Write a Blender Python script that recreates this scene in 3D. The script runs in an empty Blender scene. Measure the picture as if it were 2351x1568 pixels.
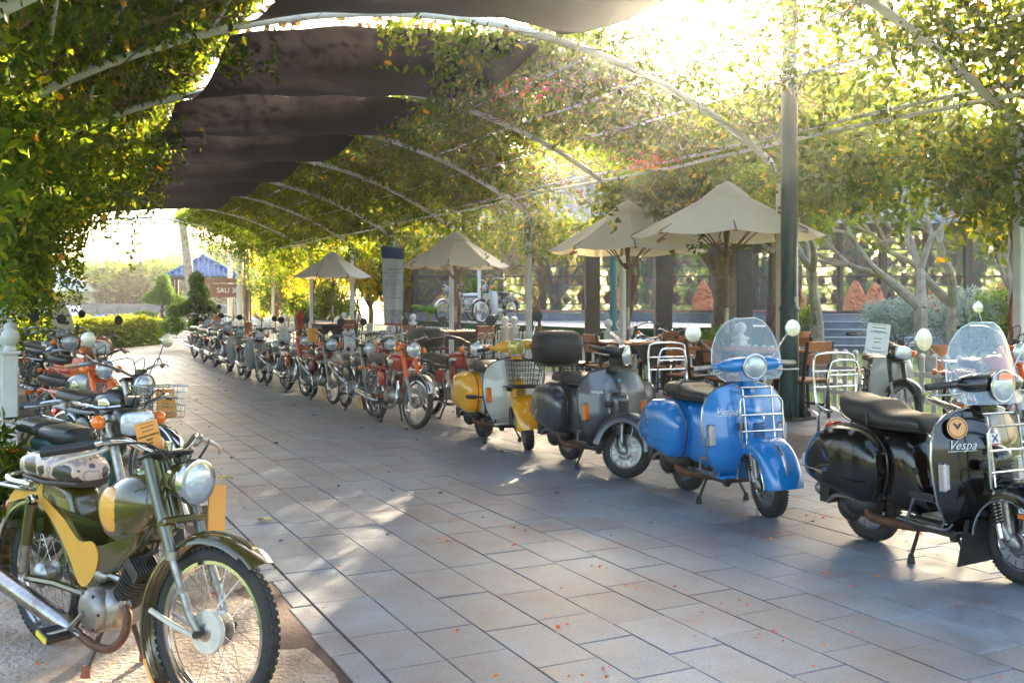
import bpy, bmesh, math, random
import numpy as np
from mathutils import Vector, Matrix, Euler
R=math.radians; PI=math.pi
random.seed(7); rng=np.random.default_rng(7)
SC=bpy.context.scene; COL=SC.collection
# ---------------------------------------------------------------- camera, sky, sun, exposure
TH=R(26.4); S_,C_=math.sin(TH),math.cos(TH); H=1.45
cd=bpy.data.cameras.new('camera'); cam=bpy.data.objects.new('camera',cd); COL.objects.link(cam)
cam.location=(0,0,H); cam.rotation_euler=(R(90),0,-TH)
cd.sensor_width=36; cd.lens=35.3; cd.shift_y=-.0366; cd.clip_end=1500; cd.clip_start=.05
SC.camera=cam
SUN=Vector((.585,.80,.268)).normalized()
EL=math.asin(SUN.z); AZ=math.atan2(SUN.x,SUN.y)
w=bpy.data.worlds.new('World'); SC.world=w; w.use_nodes=True
nt=w.node_tree; bg=nt.nodes['Background']; sky=nt.nodes.new('ShaderNodeTexSky')
sky.sky_type='NISHITA'; sky.sun_disc=False; sky.sun_elevation=EL; sky.sun_rotation=AZ
sky.air_density=1.0; sky.dust_density=5.0; sky.ozone_density=1.0
nt.links.new(sky.outputs[0],bg.inputs[0]); bg.inputs[1].default_value=.15
sd=bpy.data.lights.new('sun','SUN'); sd.energy=5.0; sd.angle=R(.5); sd.color=(1,.82,.56)
so=bpy.data.objects.new('sun',sd); COL.objects.link(so); so.rotation_euler=SUN.to_track_quat('Z','Y').to_euler()
SC.view_settings.view_transform='Standard'; SC.view_settings.look='None'
SC.view_settings.gamma=1; SC.view_settings.use_curve_mapping=False
SC.view_settings.exposure=3.15
cy=SC.cycles; cy.use_denoising=True; cy.max_bounces=10; cy.diffuse_bounces=4; cy.transmission_bounces=8
cy.transparent_max_bounces=12; cy.volume_bounces=0; cy.sample_clamp_indirect=8; cy.caustics_reflective=False; cy.caustics_refractive=False
# ---------------------------------------------------------------- helpers
def G(u,v,z=0.):
    "ground point (height z) behind a point of the photograph drawn 2351 px wide"
    d=2305*(H-z)/(v-698); l=(u-1175.5)/2305*d
    return Vector((d*S_+l*C_, d*C_-l*S_, z))
def L(l,d,z=0.): return Vector((d*S_+l*C_, d*C_-l*S_, z))
def YX(u,X):
    d=2305*X/(C_*(u-31)); return (d-X*S_)/C_
def uv(p):
    d=p[0]*S_+p[1]*C_; l=p[0]*C_-p[1]*S_
    return (1175.5+2305*l/max(d,.01), 698+2305*(H-p[2])/max(d,.01), d)
MATS={}
def mat(name,col,rough=.5,metal=0.,coat=0.,noise=None,bump=None,trans=0.,alpha=1.,emit=0.,spec=.5,rand=0.,sheen=0.):
    if name in MATS: return MATS[name]
    m=bpy.data.materials.new(name); m.use_nodes=True; N=m.node_tree.nodes; K=m.node_tree.links
    b=N['Principled BSDF']; I=b.inputs
    col=tuple(col)+(1,) if len(col)==3 else col
    I['Base Color'].default_value=col; I['Roughness'].default_value=rough; I['Metallic'].default_value=metal
    I['Coat Weight'].default_value=coat; I['Coat Roughness'].default_value=.06
    I['Specular IOR Level'].default_value=spec
    I['Transmission Weight'].default_value=trans; I['Alpha'].default_value=alpha
    tc=N.new('ShaderNodeTexCoord')
    src=None
    if noise:
        sc,amt=noise[:2]; col2=noise[2] if len(noise)>2 else None
        t=N.new('ShaderNodeTexNoise'); t.inputs['Scale'].default_value=sc; t.inputs['Detail'].default_value=6; t.inputs['Roughness'].default_value=.65
        K.new(tc.outputs['Object'],t.inputs['Vector'])
        r=N.new('ShaderNodeMapRange'); r.inputs[1].default_value=.35; r.inputs[2].default_value=.68; r.inputs[3].default_value=0; r.inputs[4].default_value=amt
        K.new(t.outputs[0],r.inputs[0])
        mx=N.new('ShaderNodeMix'); mx.data_type='RGBA'; mx.inputs[6].default_value=col
        mx.inputs[7].default_value=(tuple(col2)+(1,)) if col2 else tuple(c*.45 for c in col[:3])+(1,)
        K.new(r.outputs[0],mx.inputs[0]); src=mx.outputs[2]
        r2=N.new('ShaderNodeMapRange'); r2.inputs[3].default_value=max(rough-.06,0.02); r2.inputs[4].default_value=min(rough+.14,1)
        K.new(t.outputs[0],r2.inputs[0]); K.new(r2.outputs[0],I['Roughness'])
    if rand:
        oi=N.new('ShaderNodeObjectInfo'); hs=N.new('ShaderNodeHueSaturation')
        r3=N.new('ShaderNodeMapRange'); r3.inputs[3].default_value=1-rand; r3.inputs[4].default_value=1+rand
        K.new(oi.outputs['Random'],r3.inputs[0]); K.new(r3.outputs[0],hs.inputs['Value'])
        if src: K.new(src,hs.inputs['Color'])
        else: hs.inputs['Color'].default_value=col
        src=hs.outputs[0]
    if src: K.new(src,I['Base Color'])
    if bump:
        t=N.new('ShaderNodeTexNoise'); t.inputs['Scale'].default_value=bump[0]; t.inputs['Detail'].default_value=5
        K.new(tc.outputs['Object'],t.inputs['Vector'])
        bp=N.new('ShaderNodeBump'); bp.inputs['Strength'].default_value=bump[1]; bp.inputs['Distance'].default_value=bump[2] if len(bump)>2 else .01
        K.new(t.outputs[0],bp.inputs['Height']); K.new(bp.outputs[0],I['Normal'])
    MATS[name]=m; return m
def paint(name,col,rough=.16): return mat(name,col,rough,0,1.,noise=(9,.14),bump=(14,.03,.004))
MIRR=mat('brushed_mirror_shell',(.60,.60,.61),.24,1,noise=(12,.6,(.42,.42,.42)))
CHROME=mat('chrome',(.60,.60,.62),.10,1,noise=(30,.5,(.45,.44,.42)))
STEEL=mat('dull_aluminium',(.47,.455,.43),.40,1,noise=(18,.9,(.20,.165,.13)),bump=(60,.15,.002))
RUST=mat('rusty_pipe',(.20,.095,.055),.6,.6,noise=(20,.9,(.09,.05,.035)),bump=(60,.3,.002))
DARKM=mat('dark_engine_metal',(.045,.043,.042),.5,.6,noise=(30,.8,(.12,.105,.09)),bump=(50,.3,.003))
BLACK=mat('black_enamel',(.012,.012,.013),.28,0,.6,noise=(14,.7,(.03,.028,.026)))
PLAST=mat('black_plastic',(.018,.018,.02),.45,noise=(20,.6,(.035,.034,.033)),bump=(160,.1,.001))
RUB=mat('tyre_rubber',(.022,.021,.020),.75,noise=(16,.8,(.055,.05,.045)),bump=(90,.4,.003))
LEATH=mat('black_leatherette',(.02,.02,.021),.38,noise=(18,.6,(.04,.038,.036)),bump=(70,.25,.002),spec=.6)
AMBER=mat('amber_lens',(.95,.20,.01),.15,coat=.8,bump=(60,.2,.003))
REDL=mat('red_lens',(.65,.02,.015),.15,coat=.8)
WHITEP=mat('aged_white_paint',(.74,.73,.70),.42,coat=.1,noise=(5,.45,(.50,.48,.43)))
GREYP=mat('pale_grey_plastic',(.52,.53,.52),.4,noise=(8,.5,(.36,.36,.34)))
GLASSM=mat('headlamp_glass',(.66,.72,.80),.10,.5,.8,noise=(22,.55,(.25,.30,.37)),bump=(90,.6,.004))
CLEAR=mat('windscreen_acrylic',(.62,.74,.86),.04,coat=1.,alpha=.22,noise=(5,.5,(.35,.5,.7)))
TAGO=mat('orange_card',(.88,.38,.08),.6); TAGW=mat('grey_white_card',(.60,.62,.62),.55); INK=mat('print_ink',(.05,.04,.04),.6)
INKW=mat('white_lettering',(.85,.85,.85),.4)
class B:
    def __init__(s): s.v=[]; s.f=[]
    def add(s,vs,fs):
        n=len(s.v); s.v+= [tuple(p) for p in vs]; s.f+=[tuple(i+n for i in f) for f in fs]; return s
    def box(s,c,d,rot=None,bev=0.):
        c=Vector(c); x,y,z=[k/2 for k in d]
        M=rot if isinstance(rot,Matrix) else (Euler(rot).to_matrix() if rot else None)
        b=min(bev,x*.9,y*.9,z*.9)
        if b<=0:
            P=[(sx*x,sy*y,sz*z) for sx in(-1,1) for sy in(-1,1) for sz in(-1,1)]
            F=[(0,1,3,2),(4,6,7,5),(0,4,5,1),(2,3,7,6),(0,2,6,4),(1,5,7,3)]
        else:
            P=[];idx={}
            for sx in(-1,1):
                for sy in(-1,1):
                    for sz in(-1,1):
                        for a in range(3):
                            p=[sx*(x-b),sy*(y-b),sz*(z-b)]; p[a]+=(sx,sy,sz)[a]*b
                            idx[(sx,sy,sz,a)]=len(P); P.append(tuple(p))
            F=[]
            for a in range(3):
                o=[k for k in range(3) if k!=a]
                for sg in(-1,1):
                    q=[]
                    for t in((-1,-1),(1,-1),(1,1),(-1,1)):
                        k=[0,0,0];k[a]=sg;k[o[0]]=t[0];k[o[1]]=t[1];q.append(idx[(k[0],k[1],k[2],a)])
                    F.append(tuple(q if (sg>0)==(a!=1) else q[::-1]))
            for a in range(3):
                o=[k for k in range(3) if k!=a]
                for t in((-1,-1),(1,-1),(1,1),(-1,1)):
                    k1=[0,0,0];k1[a]=-1;k1[o[0]]=t[0];k1[o[1]]=t[1];k2=list(k1);k2[a]=1
                    q=(idx[(*k1,o[0])],idx[(*k2,o[0])],idx[(*k2,o[1])],idx[(*k1,o[1])])
                    F.append(q)
            for sx in(-1,1):
                for sy in(-1,1):
                    for sz in(-1,1): F.append(tuple(idx[(sx,sy,sz,a)] for a in range(3)))
        s.add([(M@Vector(p) if M else Vector(p))+c for p in P],F); return s
    def tube(s,pts,r,n=8,cap=True,closed=False):
        P=[Vector(p) for p in pts]; m=len(P); rr=r if isinstance(r,(list,tuple)) else [r]*m
        T=[]
        for i in range(m):
            a=P[(i-1)%m] if (closed or i>0) else P[i]; b=P[(i+1)%m] if (closed or i<m-1) else P[i]
            t=(b-a); T.append(t.normalized() if t.length>1e-9 else Vector((0,0,1)))
        u=T[0].orthogonal().normalized(); vs=[]
        for i in range(m):
            u=(u-T[i]*u.dot(T[i])); u=u.normalized() if u.length>1e-6 else T[i].orthogonal().normalized()
            w_=T[i].cross(u)
            for k in range(n):
                a=2*PI*k/n; vs.append(P[i]+(u*math.cos(a)+w_*math.sin(a))*rr[i])
        fs=[]; mm=m if closed else m-1
        for i in range(mm):
            j=(i+1)%m
            for k in range(n):
                l=(k+1)%n; fs.append((i*n+k,i*n+l,j*n+l,j*n+k))
        if cap and not closed: fs+= [tuple(range(n))[::-1],tuple((m-1)*n+k for k in range(n))]
        return s.add(vs,fs)
    def loft(s,rings,cap=True,closed=False):
        m=len(rings); n=len(rings[0]); vs=[p for r in rings for p in r]; fs=[]
        for i in range(m if closed else m-1):
            j=(i+1)%m
            for k in range(n):
                l=(k+1)%n; fs.append((i*n+k,i*n+l,j*n+l,j*n+k))
        if cap and not closed: fs+=[tuple(range(n))[::-1],tuple((m-1)*n+k for k in range(n))]
        return s.add(vs,fs)
    def body(s,secs,n=16,e=2.4,cap=True):
        "sections across x: (x, z_bottom, z_top, half_width[, y])"
        rings=[]
        for q in secs:
            x,zb,zt,hw=q[:4]; y0=q[4] if len(q)>4 else 0
            zc,hh=(zb+zt)/2,(zt-zb)/2; r=[]
            for k in range(n):
                a=2*PI*k/n; c_,s_=math.cos(a),math.sin(a)
                r.append((x,y0+hw*math.copysign(abs(c_)**(2/e),c_),zc+hh*math.copysign(abs(s_)**(2/e),s_)))
            rings.append(r)
        return s.loft(rings,cap)
    def lathe(s,prof,c=(0,0,0),axis='z',n=24,M=None):
        "prof: (radius, height) pairs; radius 0 closes"
        A={'z':Matrix.Identity(3),'y':Matrix(((1,0,0),(0,0,1),(0,-1,0))),'x':Matrix(((0,0,1),(0,1,0),(-1,0,0)))}[axis]
        if M is not None: A=M
        rings=[]
        for r,h in prof:
            r=max(r,1e-4); rings.append([Vector(c)+A@Vector((r*math.cos(2*PI*k/n),r*math.sin(2*PI*k/n),h)) for k in range(n)])
        return s.loft(rings,cap=True)
    def torus(s,c,Rr,r,axis='y',n=32,m=10,sy=1.0):
        rings=[]
        for i in range(n):
            a=2*PI*i/n; q=[]
            for k in range(m):
                b=2*PI*k/m; rad=Rr+r*math.cos(b); h=r*math.sin(b)*sy
                p={'y':(rad*math.cos(a),h,rad*math.sin(a)),'z':(rad*math.cos(a),rad*math.sin(a),h),'x':(h,rad*math.cos(a),rad*math.sin(a))}[axis]
                q.append(Vector(c)+Vector(p))
            rings.append(q)
        return s.loft(rings,closed=True)
    def ell(s,c,rad,n=16,m=10,rot=None,e=2.0):
        rings=[]; M=Euler(rot).to_matrix() if rot else Matrix.Identity(3)
        for i in range(m+1):
            t=PI*i/m; st=max(math.sin(t),1e-3)**(2/e); ct=math.copysign(abs(math.cos(t))**(2/e),math.cos(t))
            rings.append([Vector(c)+M@Vector((-rad[0]*ct,rad[1]*st*math.copysign(abs(math.cos(2*PI*k/n))**(2/e),math.cos(2*PI*k/n)),rad[2]*st*math.copysign(abs(math.sin(2*PI*k/n))**(2/e),math.sin(2*PI*k/n)))) for k in range(n)])
        return s.loft(rings)
    def grid(s,fn,nu,nv,th=0.):
        "surface fn(u,v) -> point; th: thickness vector or number along the normal"
        P=[[Vector(fn(i/nu,j/nv)) for j in range(nv+1)] for i in range(nu+1)]
        n0=len(s.v); vs=[p for r in P for p in r]; W=nv+1
        fs=[(i*W+j,i*W+j+1,(i+1)*W+j+1,(i+1)*W+j) for i in range(nu) for j in range(nv)]
        if th:
            N2=[]
            for i in range(nu+1):
                for j in range(nv+1):
                    a=P[min(i+1,nu)][j]-P[max(i-1,0)][j]; b=P[i][min(j+1,nv)]-P[i][max(j-1,0)]
                    q=b.cross(a); q=q.normalized() if q.length>1e-9 else Vector((0,0,1)); N2.append(P[i][j]+q*th)
            m=len(vs); vs=vs+N2
            fs+=[(a+m,d+m,c+m,b+m) for a,b,c,d in list(fs)]
            for i in range(nu): fs+=[(i*W,(i+1)*W,(i+1)*W+m,i*W+m),(i*W+nv,i*W+nv+m,(i+1)*W+nv+m,(i+1)*W+nv)]
            for j in range(nv): fs+=[(j,j+m,j+1+m,j+1),(nu*W+j,nu*W+j+1,nu*W+j+1+m,nu*W+j+m)]
        return s.add(vs,fs)
    def fender(s,cx,cz,R0,h,w,a0,a1,n=18,m=8,th=.003,e=2.2,flare=0.):
        def fn(u,v):
            a=R(a0+(a1-a0)*u); b=PI*v; c_,s_=math.cos(b),math.sin(b)
            y=w*math.copysign(abs(c_)**(2/e),c_); r=R0+h*max(s_,0)**(2/e)+flare*u*u
            return (cx+r*math.cos(a),y,cz+r*math.sin(a))
        return s.grid(fn,n,m,th)
    def plate(s,pts,y0,y1):
        "outline in the xz plane, thickness y0..y1"
        n=len(pts); s.add([(x,y0,z) for x,z in pts]+[(x,y1,z) for x,z in pts],[tuple(range(n)),tuple(range(2*n-1,n-1,-1))]+[(k,k+n,(k+1)%n+n,(k+1)%n) for k in range(n)]); return s
    def build(s,name,m,parent=None,X=None,smooth=True,loc=None,rot=None,kind=None,label=None):
        me=bpy.data.meshes.new(name)
        me.from_pydata([tuple(X@Vector(p)) for p in s.v] if X is not None else s.v,[],s.f)
        if smooth:
            me.shade_smooth()
            try: me.set_sharp_from_angle(angle=R(42))
            except Exception: pass
        me.materials.append(m); o=bpy.data.objects.new(name,me); COL.objects.link(o)
        if parent is not None: o.parent=parent
        if loc is not None: o.location=loc
        if rot is not None: o.rotation_euler=rot
        if kind: o['kind']=kind
        if label: o['label']=label
        return o
def bez(pts,n=8):
    "Catmull-Rom through the points"
    P=[Vector(p) for p in pts]; out=[]
    for i in range(len(P)-1):
        p0=P[max(i-1,0)];p1=P[i];p2=P[i+1];p3=P[min(i+2,len(P)-1)]
        for k in range(n):
            t=k/n; out.append(.5*((2*p1)+(p2-p0)*t+(2*p0-5*p1+4*p2-p3)*t*t+(3*p1-p0-3*p2+p3)*t**3))
    out.append(P[-1]); return out
def tag(o,label,cat,group=None):
    o['label']=label; o['category']=cat
    if group: o['group']=group
    return o
def thing(name,label,cat,loc=(0,0,0),rz=0.,group=None,rot=None,scale=1.):
    o=bpy.data.objects.new(name,None); COL.objects.link(o); o.empty_display_size=.1
    o.location=loc; o.rotation_euler=rot if rot else (0,0,rz); o.scale=(scale,)*3
    return tag(o,label,cat,group)
def struct(name,b,m,smooth=False,loc=None):
    o=b.build(name,m,smooth=smooth,loc=loc); o['kind']='structure'; return o
def text(s,size,m,name,parent,mtx,ex=.0006,shear=0.,align='CENTER',X=None):
    cu=bpy.data.curves.new('t','FONT'); cu.body=s; cu.size=size; cu.extrude=ex; cu.shear=shear; cu.align_x=align; cu.align_y='CENTER'; cu.resolution_u=3
    o=bpy.data.objects.new('t',cu); COL.objects.link(o); dg=bpy.context.evaluated_depsgraph_get()
    me=bpy.data.meshes.new_from_object(o.evaluated_get(dg)); bpy.data.objects.remove(o); bpy.data.curves.remove(cu)
    me.transform(mtx)
    if X is not None: me.transform(X)
    me.materials.clear(); me.materials.append(m); q=bpy.data.objects.new(name,me); COL.objects.link(q)
    if parent is not None: q.parent=parent
    return q
def frame(o,xa,ya):
    "matrix that lays text drawn in its xy plane at o with right = xa, up = ya"
    xa=Vector(xa).normalized(); ya=Vector(ya); ya=(ya-xa*ya.dot(xa)).normalized(); za=xa.cross(ya)
    M=Matrix((( xa.x,ya.x,za.x,o[0]),(xa.y,ya.y,za.y,o[1]),(xa.z,ya.z,za.z,o[2]),(0,0,0,1))); return M
# ---------------------------------------------------------------- leaves
def leafmat(name,stops,tr=.6,trc=(1.6,1.2,.30),rough=.6):
    m=bpy.data.materials.new(name); m.use_nodes=True; N=m.node_tree.nodes; K=m.node_tree.links
    b=N['Principled BSDF']; out=N['Material Output']; a=N.new('ShaderNodeAttribute'); a.attribute_name='tint'
    cr=N.new('ShaderNodeValToRGB'); cr.color_ramp.interpolation='LINEAR'
    while len(cr.color_ramp.elements)<len(stops): cr.color_ramp.elements.new(.5)
    for e,(p,c) in zip(cr.color_ramp.elements,stops): e.position=p; e.color=(*c,1)
    K.new(a.outputs['Fac'],cr.inputs[0]); K.new(cr.outputs[0],b.inputs['Base Color'])
    b.inputs['Roughness'].default_value=rough; b.inputs['Specular IOR Level'].default_value=.15
    t=N.new('ShaderNodeBsdfTranslucent'); mu=N.new('ShaderNodeMix'); mu.data_type='RGBA'; mu.blend_type='MULTIPLY'; mu.inputs[0].default_value=1
    K.new(cr.outputs[0],mu.inputs[6]); mu.inputs[7].default_value=(*[c*2.0 for c in trc],1); K.new(mu.outputs[2],t.inputs[0])
    mx=N.new('ShaderNodeMixShader'); mx.inputs[0].default_value=tr
    K.new(b.outputs[0],mx.inputs[1]); K.new(t.outputs[0],mx.inputs[2]); K.new(mx.outputs[0],out.inputs[0]); return m
VINE=leafmat('vine_leaf',[(0,(.025,.055,.012)),(.5,(.055,.11,.016)),(.82,(.14,.19,.02)),(.97,(.30,.24,.02)),(1,(.50,.24,.03))],.6,(1.7,1.2,.28))
TREE=leafmat('tree_leaf',[(0,(.028,.065,.018)),(.6,(.07,.14,.025)),(.9,(.15,.20,.03)),(1,(.24,.23,.03))])
YEL=leafmat('yellow_leaf',[(0,(.10,.14,.02)),(.4,(.25,.26,.03)),(1,(.48,.34,.03))])
PINE=leafmat('bonsai_leaf',[(0,(.03,.09,.035)),(.7,(.07,.16,.045)),(1,(.10,.15,.03))],.35)
SILV=leafmat('silver_leaf',[(0,(.16,.20,.18)),(1,(.36,.42,.38))],.3,(1,1.05,.95))
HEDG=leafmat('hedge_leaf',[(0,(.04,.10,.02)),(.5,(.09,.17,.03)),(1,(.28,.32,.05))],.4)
PETAL=leafmat('petal',[(0,(.50,.07,.10)),(.35,(.62,.10,.10)),(.7,(.55,.13,.03)),(1,(.60,.24,.05))],.5,(1,1,1))
def leaves(name,P,size,m,parent=None,droop=.0,wid=.42,hexa=True,tint=None,kind='stuff',flat=0.):
    P=np.asarray(P,float); n=len(P)
    size=np.broadcast_to(np.asarray(size,float),(n,))*rng.uniform(.7,1.25,n)
    a=rng.normal(size=(n,3)); a[:,2]-=droop; 
    if flat: a[:,2]*=(1-flat)
    a/=np.linalg.norm(a,axis=1)[:,None]
    b=rng.normal(size=(n,3)); 
    if flat: b[:,2]*=(1-flat)
    b-=a*(a*b).sum(1)[:,None]; b/=np.linalg.norm(b,axis=1)[:,None]; c=np.cross(a,b)
    Ls=size[:,None]; W=Ls*wid
    if hexa:
        k=[(0,0,0),(.28,.42,.05),(.68,.38,.05),(1,0,-.06),(.68,-.38,.05),(.28,-.42,.05)]
    else: k=[(0,0,0),(.45,.5,.06),(1,0,0),(.45,-.5,.06)]
    V=np.stack([P+a*Ls*x+b*W*y*1.15+c*Ls*z for x,y,z in k],1).reshape(-1,3); q=len(k)
    me=bpy.data.meshes.new(name); me.vertices.add(n*q); me.vertices.foreach_set('co',V.ravel())
    me.loops.add(n*q); me.loops.foreach_set('vertex_index',np.arange(n*q,dtype=np.int32))
    me.polygons.add(n); me.polygons.foreach_set('loop_start',np.arange(0,n*q,q,dtype=np.int32))
    at=me.attributes.new('tint','FLOAT','FACE')
    t=tint if tint is not None else np.clip(rng.beta(1.6,2.6,n)*1.07,0,1)
    at.data.foreach_set('value',np.asarray(t,np.float32))
    me.update(calc_edges=True); me.materials.append(m)
    o=bpy.data.objects.new(name,me); COL.objects.link(o)
    if parent is not None: o.parent=parent
    if kind: o['kind']=kind
    return o
BARK=mat('bark',(.19,.14,.10),.85,noise=(12,.9,(.07,.05,.035)),bump=(18,.8,.02))
BARKP=mat('pale_bark',(.34,.29,.23),.8,noise=(7,.9,(.14,.11,.08)),bump=(14,.6,.02))
STEM=mat('vine_stem',(.24,.13,.06),.8,noise=(10,.9,(.10,.05,.025)),bump=(25,.7,.01))
# ---------------------------------------------------------------- ground
GRASS=mat('lawn_grass',(.12,.22,.035),.9,noise=(3,.7,(.24,.24,.06)),bump=(60,.8,.03))
SOIL=mat('sandy_concrete',(.56,.46,.38),.85,noise=(3.2,.9,(.27,.18,.12)),bump=(42,1.,.03))
def stone(name,c1,c2,sc,rough,rnd,spec=.55):
    m=bpy.data.materials.new(name); m.use_nodes=True; N=m.node_tree.nodes; K=m.node_tree.links; b=N['Principled BSDF']
    ge=N.new('ShaderNodeNewGeometry'); P=ge.outputs['Position']
    def nz_(s,d=5): t=N.new('ShaderNodeTexNoise'); t.inputs['Scale'].default_value=s; t.inputs['Detail'].default_value=d; t.inputs['Roughness'].default_value=.7; K.new(P,t.inputs['Vector']); return t.outputs[0]
    def rng_(x,a,b_,c,d): r=N.new('ShaderNodeMapRange'); r.inputs[1].default_value=a; r.inputs[2].default_value=b_; r.inputs[3].default_value=c; r.inputs[4].default_value=d; K.new(x,r.inputs[0]); return r.outputs[0]
    big=nz_(sc); mid=nz_(sc*6); fine=nz_(95,3); mx=N.new('ShaderNodeMix'); mx.data_type='RGBA'; mx.inputs[6].default_value=(*c1,1); mx.inputs[7].default_value=(*c2,1); K.new(rng_(big,.38,.64,0,1),mx.inputs[0])
    h=N.new('ShaderNodeHueSaturation'); K.new(mx.outputs[2],h.inputs['Color'])
    oi=N.new('ShaderNodeObjectInfo'); m1=N.new('ShaderNodeMath'); m1.operation='MULTIPLY'; K.new(rng_(oi.outputs['Random'],0,1,1-rnd,1+rnd),m1.inputs[0]); K.new(rng_(fine,.3,.7,.72,1.28),m1.inputs[1])
    m2=N.new('ShaderNodeMath'); m2.operation='MULTIPLY'; K.new(m1.outputs[0],m2.inputs[0]); K.new(rng_(mid,.35,.65,.84,1.12),m2.inputs[1]); K.new(m2.outputs[0],h.inputs['Value']); K.new(h.outputs[0],b.inputs['Base Color'])
    K.new(rng_(mid,.3,.7,rough-.08,rough+.16),b.inputs['Roughness']); b.inputs['Specular IOR Level'].default_value=spec
    bp=N.new('ShaderNodeBump'); bp.inputs['Strength'].default_value=.7; bp.inputs['Distance'].default_value=.003; K.new(fine,bp.inputs['Height']); K.new(bp.outputs[0],b.inputs['Normal']); return m
GROUT=mat('joint_sand',(.11,.065,.05),.95,bump=(60,.6,.01))
PAV=stone('granite_paver',(.215,.262,.325),(.185,.165,.18),1.1,.38,.09)
PAVF=stone('granite_paver_far',(.23,.265,.31),(.20,.172,.175),.9,.40,0)
SIDE=mat('flagstone',(.26,.265,.28),.6,noise=(4,.8,(.16,.14,.14)),bump=(40,.5,.006),rand=.1)
KERB=mat('reddish_kerb_granite',(.21,.15,.14),.6,noise=(9,.8,(.12,.09,.08)),bump=(60,.4,.005),rand=.12)
PLAZA=mat('pale_plaza_stone',(.42,.38,.34),.6,noise=(1.2,.8,(.32,.29,.26)),bump=(50,.4,.005))
def sheet(name,x0,x1,y0,y1,z,m):
    return struct(name,B().box(((x0+x1)/2,(y0+y1)/2,z-.01),(x1-x0,y1-y0,.02)),m)
gb=B()
gb.add([(x,y,-.09) for x,y in((-300,-60),(300,-60),(300,44),(-300,44))],[(0,1,2,3)])
gb.add([(x,y,-.09) for x,y in((14,44),(300,44),(300,420),(14,420))],[(0,1,2,3)])
struct('ground',gb,GRASS)
struct('bay_water',B().add([(x,y,-.35) for x,y in((-300,43.9),(14,43.9),(14,420),(-300,420))],[(0,1,2,3)]),mat('bay_water_surface',(.10,.16,.17),.12,bump=(1.2,.25,.05)))
struct('terrace_edge',B().box((-143,44.2,-.25),(314,.5,.4)),PLAZA)
# ragged left strip of sandy concrete with a broken edge
strip=B(); n=420
ed=[1.17+.03*math.sin(i*.071)*math.sin(i*.023+1)+.014*math.sin(i*.41)+.010*math.sin(i*.83+1)+random.uniform(-.006,.006) for i in range(n+1)]
def sp(u,v):
    i=int(round(u*n)); y=-3+31*u; x1=ed[i]+.05
    x=-.9+(x1+.9)*v; return (x,y,-.004+.010*math.sin(x*7+y*3)*math.sin(y*5.3)*(1 if v<.95 else 0)-(.022 if v>.96 else 0))
strip.grid(sp,n,16); struct('sandy_strip',strip,SOIL,True)
sheet('plaza',-9,9.3,30,44,-.012,PLAZA)
pave=struct('pavement',B().box((4.2,13.5,-.022),(6.4,33,.03)),GROUT)
# pavers
rows=[]; x=1.30; w_=.284
allp=[]
while x<6.98:
    y=-2.5-random.random()*.6
    while y<30:
        l=random.choice((.36,.44,.50,.56,.60)); 
        allp.append((x+w_/2,y+l/2,l))
        y+=l
    x+=w_
def score(p):
    u,v,d=uv((p[0],p[1],0)); ok=d>1.9 and -90<u<2450 and v<1660
    return d if ok else 1e9
allp.sort(key=score)
pm={}
near=[p for p in allp if score(p)<1e9][:290]; ns=set(map(id,near))
for p in near:
    key=p[2]
    if key not in pm:
        o=B().box((0,0,0),(w_-.006,key-.006,.03),bev=.002).build('paver',PAV,pave,smooth=False); pm[key]=o.data
    else:
        o=bpy.data.objects.new('paver',pm[key]); COL.objects.link(o); o.parent=pave
    o.location=(p[0],p[1],-.015+random.uniform(-.0016,.0016)); o.rotation_euler=(random.uniform(-.004,.004),random.uniform(-.006,.006),0)
far=B()
for p in allp:
    if id(p) not in ns and p[1]<30:
        z=-.015+random.uniform(-.0016,.0016); far.box((p[0],p[1],z),(w_-.009,p[2]-.009,.03))
far.build('paver_field',PAVF,pave,smooth=False,kind='stuff')
y=-2.; es=random.Random(4)
while y<28:
    l=es.uniform(.22,.55); wd=es.uniform(.07,.125)
    if es.random()>.12: B().box((1.293-wd/2,y+l/2,-.017+es.uniform(-.003,.003)),(wd,l-.012,.03),rot=(0,0,es.uniform(-.012,.012)),bev=.003).build('edging_stone',PAV,pave,smooth=False)
    y+=l
# raised walk with kerb
sw=struct('sidewalk',B().box((8.2,15.5,.055),(2.3,35,.13)),GROUT)
walk=B(); y=-1.9
k=0
while y<32.8:
    for i in range(4):
        xx=7.34+i*.56; walk.box((xx,y+.28,.135),(.548,.548,.03),bev=.004)
    y+=.56
walk.build('flagstone_field',SIDE,sw,smooth=False,kind='stuff')
kst=None
for i in range(44):
    yy=-1.6+i*.78
    if kst is None:
        b=B(); s=[(6.62,0),(6.66,.02),(7.03,.145),(7.08,.15),(7.08,-.03),(6.62,-.03)]
        b.plate([(q[0]-6.85,q[1]) for q in s],-.384,.384); o=b.build('kerb_stone',KERB,sw,smooth=False); kst=o.data
    else: o=bpy.data.objects.new('kerb_stone',kst); COL.objects.link(o); o.parent=sw
    o.location=(6.85,yy,0)
struct('lawn',B().grid(lambda u,v:(9.33+40*u,-6+46*v,.115+.02*math.sin(u*60)*math.sin(v*50)),40,46),GRASS,True)
gl=rng.uniform((9.35,3,.11),(15.5,26,.12),(24000,3))
g=leaves('grass_blades',gl,.055,leafmat('grass_leaf',[(0,(.06,.12,.02)),(.6,(.15,.21,.03)),(1,(.35,.32,.08))]),droop=-3.5,wid=.12,hexa=False)
# stepping path in the lawn, low platform at the end of the plaza
struct('garden_path',B().box((12.6,14,.128),(.7,26,.02)),SIDE)
struct('low_platform',B().box((7.6,37.5,.03),(3.6,4.5,.10),bev=.03),PLAZA)
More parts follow.
